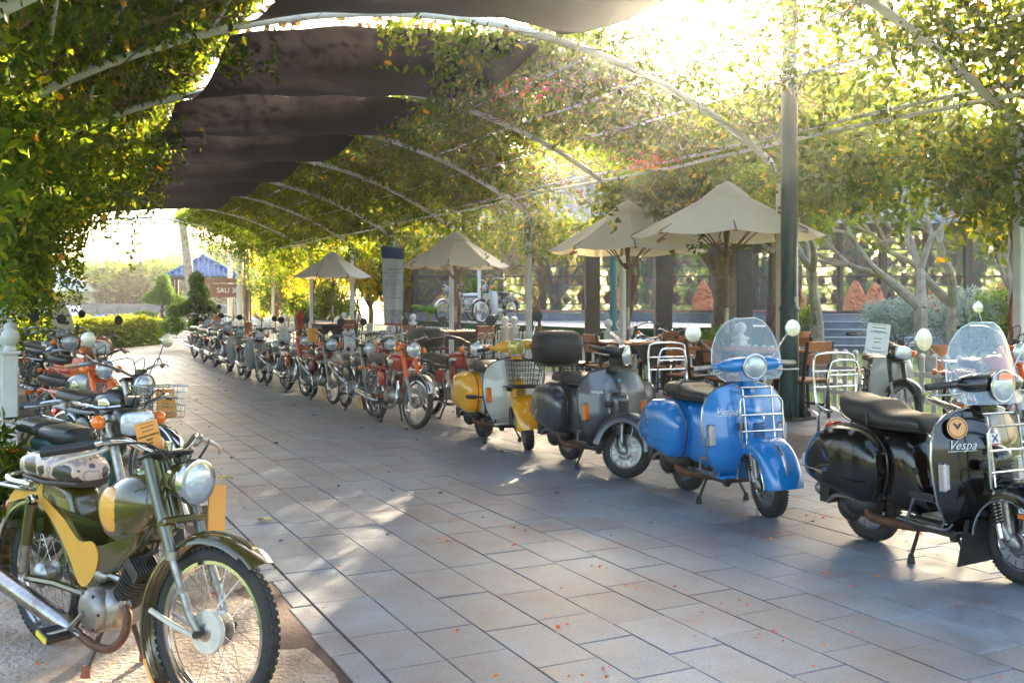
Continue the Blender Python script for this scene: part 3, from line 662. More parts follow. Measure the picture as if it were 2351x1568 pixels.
# tall backdrop trees on the right
bs=['tall backlit tree behind the stage','tall backlit tree behind the glass house, left part','tall backlit tree above the second umbrella','tall tree above the largest umbrella','dense tree right of the lamp post','dense tree above the pale branched trees','dense tree at the right edge behind the pavilion','backlit tree behind the stage motorcycles','far tall tree above the far fence','second far tall tree right of the banner']
for i,(l,d,h,cr,n) in enumerate(((-1.5,36,5.4,2.8,7000),(1.6,37,6.4,3.2,8000),(5.5,38,8.6,4.4,10000),(9.5,38,10.0,4.6,10000),(13.5,39,10.5,4.8,10000),(17.5,38,10,4.8,10000),(21.5,36,10,5,10000),(-3.5,34,4.2,2.2,6500),(-3.2,50,6.5,3.0,4500))):
    tree('shade_tree',bs[i],'tree',L(l,d,.05),h,.25,cr,n,.27,YEL if i in(0,1,7) else TREE,seed=90+i,nl=13,group='tall trees behind the garden',th=.28)
rs=np.random.default_rng(71); n=46000; ll=rs.uniform(-1.5,34,n); dd=rs.normal(43,1.4,n); zz=rs.uniform(0,1,n)**.8*(4.6+1.2*np.sin(ll*.7)+.8*np.sin(ll*1.9+1))
leaves('distant_shrubbery',np.stack([dd*S_+ll*C_,dd*C_-ll*S_,zz],1),.30,TREE,hexa=False,droop=.2)
# ---------------------------------------------------------------- stage with artificial turf
TURF=mat('artificial_turf',(.015,.075,.022),.95,noise=(30,.7,(.01,.04,.015)),bump=(140,.9,.01))
sg=thing('turf_stage','raised stage box with green artificial turf sides behind the fence','stage',(13.2,22.3,.1))
for yy in(-4.0,-1.35,1.3,4.0):
    B().box((-2.6,yy,.43),(.06,2.63,.86),bev=.01).build('turf_panel',TURF,sg,smooth=False)
for xx in(-1.3,1.3): B().box((xx,-5.3,.43),(2.58,.06,.86),bev=.01).build('turf_panel',TURF,sg,smooth=False)
B().box((0,0,.40),(5.14,10.5,.79)).build('core',PLAZA,sg,smooth=False)
B().box((0,0,.83),(5.1,10.5,.05),bev=.01).build('deck',PLAZA,sg,smooth=False)
# white lattice truss above
tr=thing('roof_truss','short white lattice truss above the banner','truss',L(-2.0,27.5,0),-TH)
for z in(3.30,3.78): B().box((0,0,z+.0),(2.1,.06,.06)).build('chord',WHITEP,tr,smooth=False)
for k in range(6):
    x=-1.0+k*.4; B().tube([(x,0,3.3),(x,0,3.78)],.016,5).build('web_bar',WHITEP,tr)
    if k<5: B().tube([(x,0,3.3 if k%2 else 3.78),(x+.4,0,3.78 if k%2 else 3.3)],.016,5).build('web_bar',WHITEP,tr)
for x in(-1.1,1.1): B().box((x,0,1.9),(.09,.09,3.8)).build('post',WHITEP,tr,smooth=False)
# ---------------------------------------------------------------- dark timber pergola before the pavilion
pg=thing('timber_pergola','dark timber pergola of square posts and a heavy beam in front of the glass house','pergola',(0,0,0))
PD=18.6
for u,wd in((1360,.27),(1522,.31),(1706,.30)):
    p=L((u-1175.5)/2305*PD,PD,.1); B().box((0,0,1.28),(wd,wd,2.56),bev=.015).build('post',WOODD,pg,smooth=False,loc=p,rot=(0,0,-TH))
a=L((1330-1175.5)/2305*PD,PD,2.5); b=L((1745-1175.5)/2305*PD,PD,2.5); B().box((0,0,0),((b-a).length,.16,.22)).build('beam',WOODD,pg,smooth=False,loc=(a+b)/2,rot=(0,0,-TH))
for u in(1380,1440,1500,1560,1620,1680):
    B().box((0,1.2,.17),(.07,3.2,.12)).build('rafter',WOODD,pg,smooth=False,loc=L((u-1175.5)/2305*PD,PD,2.5),rot=(0,0,-TH))
t=B().tube([(0,0,0),(0,0,2.6)],.065,12).build('teal_pole',mat('teal_paint',(.015,.20,.26),.4),loc=L((1408-1175.5)/2305*17.6,17.6,.1)); tag(t,'teal painted pole beside the white post under the second umbrella','pole')
# ---------------------------------------------------------------- stone plinth pavilion
STN=mat('blue_grey_stone',(.17,.19,.225),.65,noise=(3,.8,(.10,.11,.13)),bump=(20,.4,.01),rand=.12)
STE=mat('pale_stone_nosing',(.42,.43,.45),.6)
FLO=mat('red_terrace_floor',(.34,.14,.11),.6,noise=(3,.5))
pv=thing('stone_terrace','blue grey stone terrace with broad steps carrying the clay reliefs','terrace',L(6.0,29.6,.1),-TH-.05)
# front wall of blocks (left) and corner steps (right)
for c in range(3):
    for i in range(9):
        B().box((-6.6+i*1.12+.02,0,.19+c*.36),(1.10,.3,.35),bev=.006).build('stone_block',STN,pv,smooth=False)
B().box((-2.1,.9,1.13),(10.2,2.1,.06)).build('terrace_floor',FLO,pv,smooth=False)
for k in range(5):
    yy=-.45*(5-k)+.3; z0=.21*k
    for j in range(7):
        B().box((3.2+1.35*j-.0,yy+.0,z0+.10),(1.34,.46+.0,.205),bev=.005).build('stone_block',STN,pv,smooth=False)
    B().box((7.3,yy-.02,z0+.212),(9.6,.50,.018)).build('step_nosing',STE,pv,smooth=False)
B().box((7.3,3.2,.55),(9.6,6,1.10)).build('terrace_core',STN,pv,smooth=False)
B().box((7.3,3.2,1.125),(9.6,6.2,.05)).build('terrace_floor',FLO,pv,smooth=False)
# clay reliefs: pointed stones with carved lumps
def relief(label,u,v,d,h,w,seed):
    rr=random.Random(seed); l=(u-1175.5)/2305*d; z=1.45-(v-698)/2305*d
    t=thing('clay_relief',label,'sculpture',L(l,d,z),-TH+rr.uniform(-.2,.2),'pointed terracotta reliefs on the terrace')
    b=B(); rg=[]
    for k in range(13):
        s=k/12; ww=w*.5*(1-.92*s**2.1)*(1+.03*math.sin(k*1.7)); dd=.16*(1-.6*s); q=[]
        for m in range(14):
            a=2*PI*m/14; q.append((ww*math.cos(a)*(1+.04*math.sin(3*a+k)),dd*math.sin(a),.04+h*s))
        rg.append(q)
    b.loft(rg).build('slab',TERRA,t)
    b=B()
    for k in range(26):
        s=rr.uniform(.05,.8); ww=w*.42*(1-.92*s**2.1); b.ell((rr.uniform(-ww,ww),-.13*(1-.5*s),.06+h*s),(rr.uniform(.03,.07),.05,rr.uniform(.03,.08)),8,6)
    b.build('carved_figures',TERRA,t,kind='stuff')
    B().box((0,0,.02),(w*1.2,.42,.05),bev=.01).build('plinth',WOODD,t,smooth=False); return t
relief('pointed clay relief standing between the pergola and the largest umbrella pole',1614,716,29,.88,.66,1)
relief('brightest pointed clay relief on the terrace corner, in front of the columns',1964,716,27,.80,.72,2)
relief('pointed clay relief behind and right of the brightest one',2008,708,29,.72,.60,3)
relief('pointed clay relief between the lamp post and the forked tree',1822,712,28,.80,.66,4)
relief('slim clay relief half hidden by the silvery bush',2146,716,28.5,.80,.50,5)
relief('dim clay relief at the left end of the terrace under the teal pole',1422,716,29,.70,.5,6)
relief('dim clay relief at the far right behind the vine stems',2302,700,28,.60,.5,7)
# glass house: columns, beams, glazing, shelves with jars, tiled roof
gh=thing('glass_house','glass walled pavilion with dark columns and a grey blue tiled roof behind the terrace','pavilion',L(6.0,31.2,.1),-TH)
GL=mat('window_glass',(.75,.82,.82),.02,trans=.92,noise=(1.5,.25,(.5,.58,.52))); GL.node_tree.nodes['Principled BSDF'].inputs['IOR'].default_value=1.25
BT=mat('blue_grey_roof_tile',(.12,.16,.22),.5,noise=(2,.6,(.07,.09,.13)),rand=.2)
for i in range(18):
    x=-9+i*1.32
    B().box((x,0,2.3),(.22 if i%2 else .12,.2,2.9),bev=.01).build('column',WOODD,gh,smooth=False)
    if i<17:
        f=B()
        for q in(-.6,.6): f.box((x+.66+q*.98,-.0,2.3),(.04,.06,2.6))
        for q in(1.05,2.2,3.55): f.box((x+.66,0,q),(1.14,.06,.045))
        f=f.build('window_frame',WOODD,gh,smooth=False)
        B().box((x+.66,.02,2.3),(1.1,.012,2.5)).build('pane',GL,f,smooth=False)
B().box((2.2,0,3.72),(23,.25,.24)).build('beam',WOODD,gh,smooth=False); B().box((2.2,0,.62),(23,.22,.9)).build('base_wall',STN,gh,smooth=False)
rfm=B().add([(-10.5,-1.3,3.75),(15,-1.3,3.75),(15,5,6.0),(-10.5,5,6.0)],[(0,1,2,3)]).build('roof',BT,gh,smooth=False)
b=B()
for i in range(64): b.tube([(-10.4+i*.4,-1.35,3.80),(-10.4+i*.4,5,6.06)],.08,5)
b.build('roof_tile_rolls',BT,rfm,kind='stuff')
SHM=mat('shelf_timber',(.16,.09,.05),.6)
for lvl,z in enumerate((1.35,1.95,2.55,3.1)):
    B().box((1.6,1.0,z),(15,.36,.04)).build('shelf',SHM,gh,smooth=False)
jm=[]
for (hh,rr_) in((.38,.15),(.30,.13),(.46,.13)):
    o=B().lathe([(rr_*.5,0),(rr_,hh*.35),(rr_*.9,hh*.6),(rr_*.4,hh*.8),(rr_*.6,hh)],n=10); jm.append(o)
jg=[]
for lvl,z in enumerate((1.37,1.97,2.57,3.12)):
    for i in range(34):
        x=-5.5+i*.43+random.uniform(-.05,.05)
        k=random.randrange(3)
        if not isinstance(jm[k],bpy.types.Mesh):
            o=jm[k].build('clay_jar',TERRA); jm[k]=o.data
        else: o=bpy.data.objects.new('clay_jar',jm[k]); COL.objects.link(o)
        o.matrix_world=Matrix.Translation(L(6.0,31.2,.1))@Matrix.Rotation(-TH,4,'Z')@Matrix.Translation((x,1.0+random.uniform(-.04,.04),z))
        tag(o,'small terracotta jar on one of the display shelves inside the glass house','jar','terracotta jars on the glass house shelves')
# ---------------------------------------------------------------- frangipani and garden plants at right
def frang(label,base,h,seed,tr=.13,spread=1.6,ls=.26,nper=16,lm=TREE,flowers=False,levels=4):
    rr=random.Random(seed); t=thing('frangipani_tree',label,'tree',base); tips=[]
    def grow(p,d,l,r_,lv):
        q=p+d*l; mid=(p+q)/2+Vector([rr.uniform(-.06,.06)*l for _ in range(3)])
        B().tube(bez([p,mid,q],4),[r_*(1-.35*k/8) for k in range(9)],8).build('trunk' if lv==0 else 'limb',BARKP,t)
        if lv>=levels: tips.append((q,d)); return
        for k in range(2 if lv<2 else rr.choice((2,2,3))):
            a=rr.uniform(0,6.28); s=rr.uniform(.35,.75); o=d.orthogonal().normalized(); o.rotate(Matrix.Rotation(a,3,d))
            nd=(d*math.cos(s)+o*math.sin(s)*spread*.8+Vector((0,0,.18))).normalized(); grow(q,nd,l*rr.uniform(.68,.92),r_*.66,lv+1)
    grow(Vector((0,0,-.05)),Vector((rr.uniform(-.1,.1),rr.uniform(-.1,.1),1)).normalized(),h*.30,tr,0)
    P=[];
    for q,d in tips:
        for k in range(nper): P.append(tuple(q+Vector([rr.gauss(0,.07) for _ in range(3)])))
    leaves('leaf_rosettes',P,ls,lm,t,droop=-.15,hexa=True,wid=.34)
    if flowers: leaves('blossoms',[tuple(Vector(tips[k%len(tips)][0])+Vector([rr.gauss(0,.09) for _ in range(3)])) for k in range(220)],.07,mat('cream_blossom',(.85,.78,.55),.6),t,wid=.8)
    return t
frang('forked frangipani tree on the lawn just right of the lamp post',L((1885-1175.5)/2305*16.4,16.4,.1),3.6,3,.14,1.2,.20,18)
frang('gnarled pale frangipani on the lawn in front of the silvery bushes',L((2132-1175.5)/2305*20,20,.1),4.4,8,.17,1.5,.22,14)
frang('pale branched frangipani at right, behind the gnarled one',L((2200-1175.5)/2305*22,22,.1),4.6,14,.17,1.5,.22,12)
frang('frangipani with cream blossoms at the right edge',L((2330-1175.5)/2305*16,16,.1),3.3,19,.11,1.1,.30,20,YEL,True)
tree('shade_tree','thick trunked brown tree behind the largest umbrella pole','tree',L((1660-1175.5)/2305*20.5,20.5,.1),5.0,.24,2.2,10000,.2,TREE,seed=201,nl=13,th=.42)  # real trunk; its dense crown is added to block sun on the paving
tree('shade_tree','added leafy tree behind the lamp post, blocking sun from the scooters','tree',L((1775-1175.5)/2305*19,19,.1),5.8,.13,2.4,12000,.2,TREE,seed=202,nl=12,th=.45)  # extra tree, put in to block the sun behind the black scooter
def bush(label,base,rx,h,n,ls,lm,seed,name='silvery_bush'):
    r=np.random.default_rng(seed); t=thing(name,label,'bush',base)
    b=B()
    for k in range(14):
        a=k*.45*2; b.tube([(0,0,0),(math.cos(a)*rx*.5,math.sin(a)*rx*.5,h*.5),(math.cos(a)*rx*.8,math.sin(a)*rx*.8,h*(.5+.4*((k*7)%5)/5))],.012,4)
    b.build('stems',BARK,t,kind='stuff')
    lo=[(math.cos(a)*rx*.5,math.sin(a)*rx*.5,h*q,rx*.5,rx*.5,h*.32) for a,q in((0,.6),(1.3,.5),(2.5,.65),(3.9,.5),(5.1,.6))]+[(0,0,h*.72,rx*.55,rx*.55,h*.3)]
    leaves('foliage',crown(r,lo,n),ls,lm,t,droop=-.4,hexa=False,wid=.3); return t
p=L((2058-1175.5)/2305*24,24,.15); pot('terracotta pot under the round silvery bush on the lawn',p,.26,.34,TERRA,'clay_pot')
bush('round silvery grey bush in a clay pot in front of the stone steps',p+Vector((0,0,.28)),.85,1.15,5200,.10,SILV,1)
bush('larger silvery grey bush right of the gnarled frangipani',L((2235-1175.5)/2305*23,23,.1),1.2,1.7,7000,.10,SILV,2)
bush('low dark green shrub behind the silvery bush at right',L((2290-1175.5)/2305*24,24,.1),1.1,1.1,3500,.12,TREE,3,'green_shrub')
bush('dark green shrub at the far right edge',L((2370-1175.5)/2305*22,22,.1),1.3,1.8,5000,.13,TREE,4,'green_shrub')
p=L((2155-1175.5)/2305*19,19,.12); pot('tall terracotta urn on the lawn behind the picket fence',p,.17,.55,TERRA,'clay_urn')
p=L((1838-1175.5)/2305*17.5,17.5,.75); 
st=B().box((0,0,-.33),(.45,.45,.66),bev=.02).build('plant_stand',STN,smooth=False,loc=p); tag(st,'square stone stand under the flower pot right of the lamp post','stand')
pot('terracotta flower pot beside the lamp post',p,.16,.22,TERRA,'clay_pot')
bush('small plant with violet flowers in the pot beside the lamp post',p+Vector((0,0,.18)),.35,.5,900,.07,TREE,6,'flowering_plant')
bush('violet flowering shrub behind the fence left of the blue scooter mirror',L((1655-1175.5)/2305*17,17,.1),.5,.95,2200,.07,TREE,7,'flowering_plant')
# banana plants beside the stage
BAN=leafmat('banana_leaf',[(0,(.05,.14,.03)),(1,(.14,.26,.03))],.55)
def banana(label,base,h,seed,n=7):
    rr=random.Random(seed); t=thing('banana_plant',label,'plant',base)
    B().tube([(0,0,0),(0,0,h*.5)],[.1,.06],8).build('stem',mat('banana_stem',(.2,.24,.08),.6),t)
    for k in range(n):
        a=6.283*k/n+rr.uniform(-.3,.3); l=h*rr.uniform(.5,.75); up=rr.uniform(.5,1.2); wd=.2*h*.5
        def f(u,v):
            s=u; x=math.cos(up)*l*s+.1*s*s; z=h*.45+math.sin(up)*l*s-.55*l*s*s; w=(v-.5)*2*wd*math.sin(PI*min(s*.93+.07,1))**.6
            return (math.cos(a)*x-math.sin(a)*w, math.sin(a)*x+math.cos(a)*w, z-.12*abs(v-.5)+.0)
        o=B().grid(f,12,6).build('leaf_blade',BAN,t)
        at=o.data.attributes.new('tint','FLOAT','FACE'); at.data.foreach_set('value',[rr.random()]*len(o.data.polygons))
    return t
banana('banana plant with big leaves behind the stage motorcycles',L((1090-1175.5)/2305*30,30,.9),1.9,1)
banana('banana plant left of the stage motorcycles',L((985-1175.5)/2305*29,29,.6),1.3,2)
banana('banana plant right of the stage motorcycles',L((1150-1175.5)/2305*29.5,29.5,.9),1.5,3)
# ---------------------------------------------------------------- lamp post, umbrellas, tables, chairs, banner
GRN=mat('dark_green_enamel',(.006,.050,.050),.35,noise=(4,.6,(.03,.06,.055)),bump=(12,.15,.01))
p=L((1812-1175.5)/2305*11.35,11.35,.15)
lp=thing('lamp_post','thick dark green lamp post on a flanged base beside the blue scooter','lamp post',p,.2)
B().lathe([(.108,0),(.105,1.22),(.115,1.23),(.115,1.26),(.098,1.28),(.076,7.4),(0,7.4)],n=20).build('shaft',GRN,lp)
B().box((0,0,.015),(.42,.42,.03),bev=.004).build('base_plate',mat('rusty_plate',(.10,.07,.055),.7,noise=(8,.8)),lp,smooth=False)
for k in range(4):
    a=k*PI/2+.78; M=Matrix.Rotation(a,4,'Z'); b=B().plate([(.09,.03),(.24,.03),(.09,.36)],-.006,.006); b.v=[tuple(M@Vector(q)) for q in b.v]; b.build('gusset',GRN,lp,smooth=False)
for x in(-.16,.16):
    for y in(-.16,.16): B().tube([(x,y,.03),(x,y,.09)],.012,6).build('anchor_bolt',RUST,lp)
B().box((-.03,-.113,1.35),(.05,.012,.06)).build('socket_plate',STE,lp,smooth=False)
CANV=bpy.data.materials.new('canvas'); CANV.use_nodes=True; N=CANV.node_tree.nodes; K=CANV.node_tree.links; b_=N['Principled BSDF']
b_.inputs['Base Color'].default_value=(.87,.87,.85,1); b_.inputs['Roughness'].default_value=.8
t_=N.new('ShaderNodeBsdfTranslucent'); t_.inputs[0].default_value=(.92,.80,.60,1); mx=N.new('ShaderNodeMixShader'); mx.inputs[0].default_value=.45
K.new(b_.outputs[0],mx.inputs[1]); K.new(t_.outputs[0],mx.inputs[2]); K.new(mx.outputs[0],N['Material Output'].inputs[0])
t2=N.new('ShaderNodeTexNoise'); t2.inputs['Scale'].default_value=5; bp=N.new('ShaderNodeBump'); bp.inputs['Strength'].default_value=.5; bp.inputs['Distance'].default_value=.03; K.new(t2.outputs[0],bp.inputs['Height']); K.new(bp.outputs[0],b_.inputs['Normal'])
WOODO=mat('oiled_hardwood',(.42,.15,.055),.42,noise=(7,.7,(.28,.09,.03)),bump=(40,.25,.003),rand=.18)
POLE=mat('brown_umbrella_pole',(.16,.085,.045),.45,noise=(7,.6))
def umbrella(label,u,X,rimv,apexv,halfw,rz):
    d=2305*X/(C_*(u-31)); y=(d-X*S_)/C_; zr=1.45+(698-rimv)/2305*d; za=1.45+(698-apexv)/2305*d; Rr=halfw/2305*d*1.03
    t=thing('market_umbrella',label,'umbrella',(X,y,.15),rz,'cream canvas umbrellas along the tables'); zr-=.15; za-=.15; n=8
    zt=za-.09
    for k in range(n):
        a0,a1=2*PI*k/n,2*PI*(k+1)/n
        def f(u_,v_):
            r0=.17+(Rr-.17)*u_; p0=Vector((math.cos(a0),math.sin(a0),0))*r0; p1=Vector((math.cos(a1),math.sin(a1),0))*r0; q=p0.lerp(p1,v_)
            q=q*(1+.0*u_); z=zt-.02+(zr-zt)*(u_**.93)-.045*u_*math.sin(PI*v_); q.z=z; return q
        B().grid(f,8,6,.004).build('canopy_panel',CANV,t)
        b=B(); p0=Vector((math.cos(a0)*.05,math.sin(a0)*.05,zt-.05)); p1=Vector((math.cos(a0)*(Rr-.01),math.sin(a0)*(Rr-.01),zr-.018)); b.tube([p0,p1],.013,5); b.build('rib',POLE,t)
        B().tube([Vector((math.cos(a0)*.04,math.sin(a0)*.04,zr-.28)),p0.lerp(p1,.5)],.010,5).build('strut',POLE,t)
        B().box(((Rr-.09)*math.cos(a0),(Rr-.09)*math.sin(a0),zr-.02),(.14,.05,.025),rot=(0,.3,a0)).build('rib_pocket',mat('tan_pocket',(.45,.26,.13),.8),t,smooth=False)
    B().lathe([(.30,-.10),(.305,-.125),(.30,-.10),(.20,-.02),(.10,.05),(.03,.09),(0,.09)],(0,0,za-.08),n=16).build('vent_cap',CANV,t,smooth=False)
    B().lathe([(.04,0),(.075,.05),(.075,.09),(.03,.10)],(0,0,zr-.30),n=12).build('hub',POLE,t)
    B().tube([(0,0,0),(0,0,zt)],.024,10).build('pole',POLE,t); B().tube([(0,0,.93),(0,0,1.25)],.027,10).build('pole_sleeve',STEEL,t)
    B().lathe([(.26,0),(.26,.06),(.06,.09),(.04,.3),(0,.3)],n=18).build('base',DARKM,t)
    return y
uy=[umbrella('largest cream umbrella, nearest, behind the lamp post',1668,8.1,538,420,215,.2),
    umbrella('second cream umbrella, overlapped by the largest one',1441,8.1,572,463,178,.3),
    umbrella('third cream umbrella in front of the stage',1045,8.1,609,532,122,.25),
    umbrella('fourth and farthest cream umbrella, greyer, left of the banner',764,8.1,634,578,91,.1)]
uy=[YX(q,8.1) for q in(1668,1441,1045,764)]
BRN=mat('dark_brown_frame',(.035,.022,.017),.5,noise=(8,.6))
def table(label,x,y,rz=0.):
    t=thing('garden_table',label,'table',(x,y,.15),rz,'wooden garden tables under the umbrellas')
    for k in range(5): B().box((-.36+k*.18,0,.745),(.172,1.25,.03),bev=.004).build('top_plank',WOODO,t,smooth=False)
    B().box((0,0,.66),(.78,1.1,.12),bev=.01).build('apron',BRN,t,smooth=False)
    for sx in(-.38,.38):
        for sy in(-.54,.54): B().box((sx*.92,sy*.92,.35),(.07,.07,.70),bev=.006).build('leg',BRN,t,smooth=False)
    for sy in(-.62,.62): B().grid(lambda u,v:((v-.5)*.55*(1-.25*u),sy+.012*math.sin(v*9),.72-.30*u*(1-.6*(2*v-1)**2)),6,10,.003).build('hanging_cloth_end',mat('dark_cloth',(.05,.04,.035),.9),t)
    return t
CH=[0]
def chair(label,x,y,rz):
    t=thing('garden_chair',label,'chair',(x,y,.15),rz,'wood slat garden chairs at the tables')
    for sy in(-.2,.2):
        B().tube([(-.22,sy,0),(-.20,sy,.42),(-.27,sy,.88)],.021,4).build('back_post',BRN,t,smooth=False); B().box((.2,sy,.21),(.04,.04,.42)).build('leg',BRN,t,smooth=False)
        B().box((0,sy,.15),(.4,.025,.03)).build('stretcher',BRN,t,smooth=False)
    for z in(.68,.82): B().box((-.245-(z-.68)*.15,0,z),(.022,.385,.115),rot=(0,-.13,0),bev=.004).build('back_slat',WOODO,t,smooth=False)
    for k in range(4): B().box((-.17+k*.115,0,.44),(.108,.42,.022),bev=.003).build('seat_slat',WOODO,t,smooth=False)
    B().box((0,0,.415),(.42,.40,.03)).build('seat_frame',BRN,t,smooth=False); return t
tl=['garden table half hidden behind the blue scooter, under the largest umbrella','long garden table behind the grey scooter, under the second umbrella','garden table in front of the stage, under the third umbrella','farthest garden table, beside the red stand pipe']
cl_=[['chair with orange slats right of the lamp post','chair on the far side of the table behind the blue windscreen','chair with bright orange slats just left of the table behind the blue scooter','chair turned its back to the blue scooter headlamp'],
['chair with brown slats behind the black top box','chair with yellowish slats right of the grey scooter','chair on the fence side of the long table','chair at the right end of the long table, back to the fence'],
['chair with a red brown back left of the yellow handlebar','chair right of the third umbrella pole','chair on the fence side under the third umbrella','chair hidden behind the black top case of the red motorcycle'],
['chair left of the farthest table','chair right of the farthest table','chair on the fence side of the farthest table','chair at the road side of the farthest table']]
for i,y in enumerate(uy):
    yt=y-.12; 
    if i==0: yt=y-.55
    table(tl[i],8.0,yt)
    chair(cl_[i][0],8.1,yt-1.05 if i else yt-.80,PI/2+.1); chair(cl_[i][1],8.68,yt+.15,PI+.06); chair(cl_[i][2],7.42,yt+.35,0.05+.1*i); chair(cl_[i][3],7.45,yt-.35,-.08)
# banner on the post
d=24.9; bn=thing('hanging_banner','tall printed banner hung on a post, blue at the top and creased','banner',L((901-1175.5)/2305*d,d,0),-TH)
zt=1.45+(698-566)/2305*d; zb=1.45-(746-698)/2305*d; W0=.56
def bf(u,v): 
    s=u; return ((v-.5)*W0*(1-.18*s)+.02*s, .03*math.sin(v*14+s*3)*s+.02*math.sin(s*9), zt-(zt-zb)*s-.03*v)
def strip_(s0,s1,m,nm,off=0.): B().grid(lambda u,v:(bf(s0+(s1-s0)*u,v)[0],bf(s0+(s1-s0)*u,v)[1]+off,bf(s0+(s1-s0)*u,v)[2]),14,18,.003).build(nm,m,bn)
strip_(0,.15,mat('banner_blue',(.015,.07,.22),.5),'blue_header'); strip_(.1505,.80,mat('banner_paper',(.66,.68,.74),.45,noise=(2,.3)),'text_field'); strip_(.8005,.97,mat('banner_photo',(.22,.30,.34),.5,noise=(5,1,(.6,.62,.6))),'picture_field'); strip_(.9705,1,mat('banner_red',(.45,.10,.09),.5),'red_footer')
def bt(s,size,z,x=0,m=INK): text(s,size,m,'lettering',bn,frame((x,-.045,z),(1,0,0),(0,0,1)),.001)
hh=zt-zb
bt('Gift Island',.085,zt-.29*hh,.05); bt('Christmas & New Year 2019',.047,zt-.335*hh,.02)
for k,s in enumerate(('A night for families','and friends')): bt(s,.035,zt-(.37+.025*k)*hh)
for k in range(4): bt('music and dinner by the bay',.033,zt-(.43+.022*k)*hh,.02)
bt('24.12.2019',.04,zt-.55*hh,.05); bt('19:30',.04,zt-.61*hh,.05); bt('HOTLINE 0258 359 8888',.036,zt-.655*hh,.02)
B().tube([(-.3,0,zt+.02),(.3,0,zt+.02)],.015,6).build('top_rod',STEEL,bn)
# red stand pipe
p=L((688-1175.5)/2305*27.5,27.5,.1); rp=thing('stand_pipe','red painted stand pipe behind the row of motorcycles','stand pipe',p)
RP=mat('red_oxide_paint',(.50,.07,.03),.4,noise=(8,.5)); B().lathe([(.11,0),(.11,.03),(.07,.05),(.07,.75),(.10,.78),(.10,.81),(.075,.83),(.085,1.0),(.10,1.05),(.09,1.15),(0,1.15)],n=16).build('pipe',RP,rp)
B().tube([(-.14,0,1.0),(.14,0,1.0)],.035,10).build('side_outlet',RP,rp); B().lathe([(.05,0),(.07,.02),(.07,.05),(0,.06)],(0,0,1.15),n=6).build('cap',RP,rp)
# ---------------------------------------------------------------- vehicles
class Veh:
    def __init__(s,name,label,cat,loc,rz,steer=0.,head=(.36,.95),rake=22,group=None,scale=1.,kx=1.):
        s.t=thing(name,label,cat,loc,R(rz),group,scale=scale); s.kx=kx; s.K=Matrix.Diagonal((kx,1,1,1))
        ax=Vector((-math.sin(R(rake)),0,math.cos(R(rake)))); h=Vector((head[0]*kx,0,head[1]))
        s.F=Matrix.Translation(h)@Matrix.Rotation(R(steer),4,ax)@Matrix.Translation(-h)
    def p(s,name,b,m,front=False,parent=None,raw=False,**k):
        return b.build(name,m,parent or s.t,X=(s.F if front else Matrix.Identity(4))@(Matrix.Identity(4) if raw else s.K),**k)
    def txt(s,st,size,m,mtx,front=False,parent=None,shear=0.,ex=.0006,name='lettering'):
        return text(st,size,m,name,parent or s.t,mtx,ex,shear,X=(s.F if front else Matrix.Identity(4))@s.K)
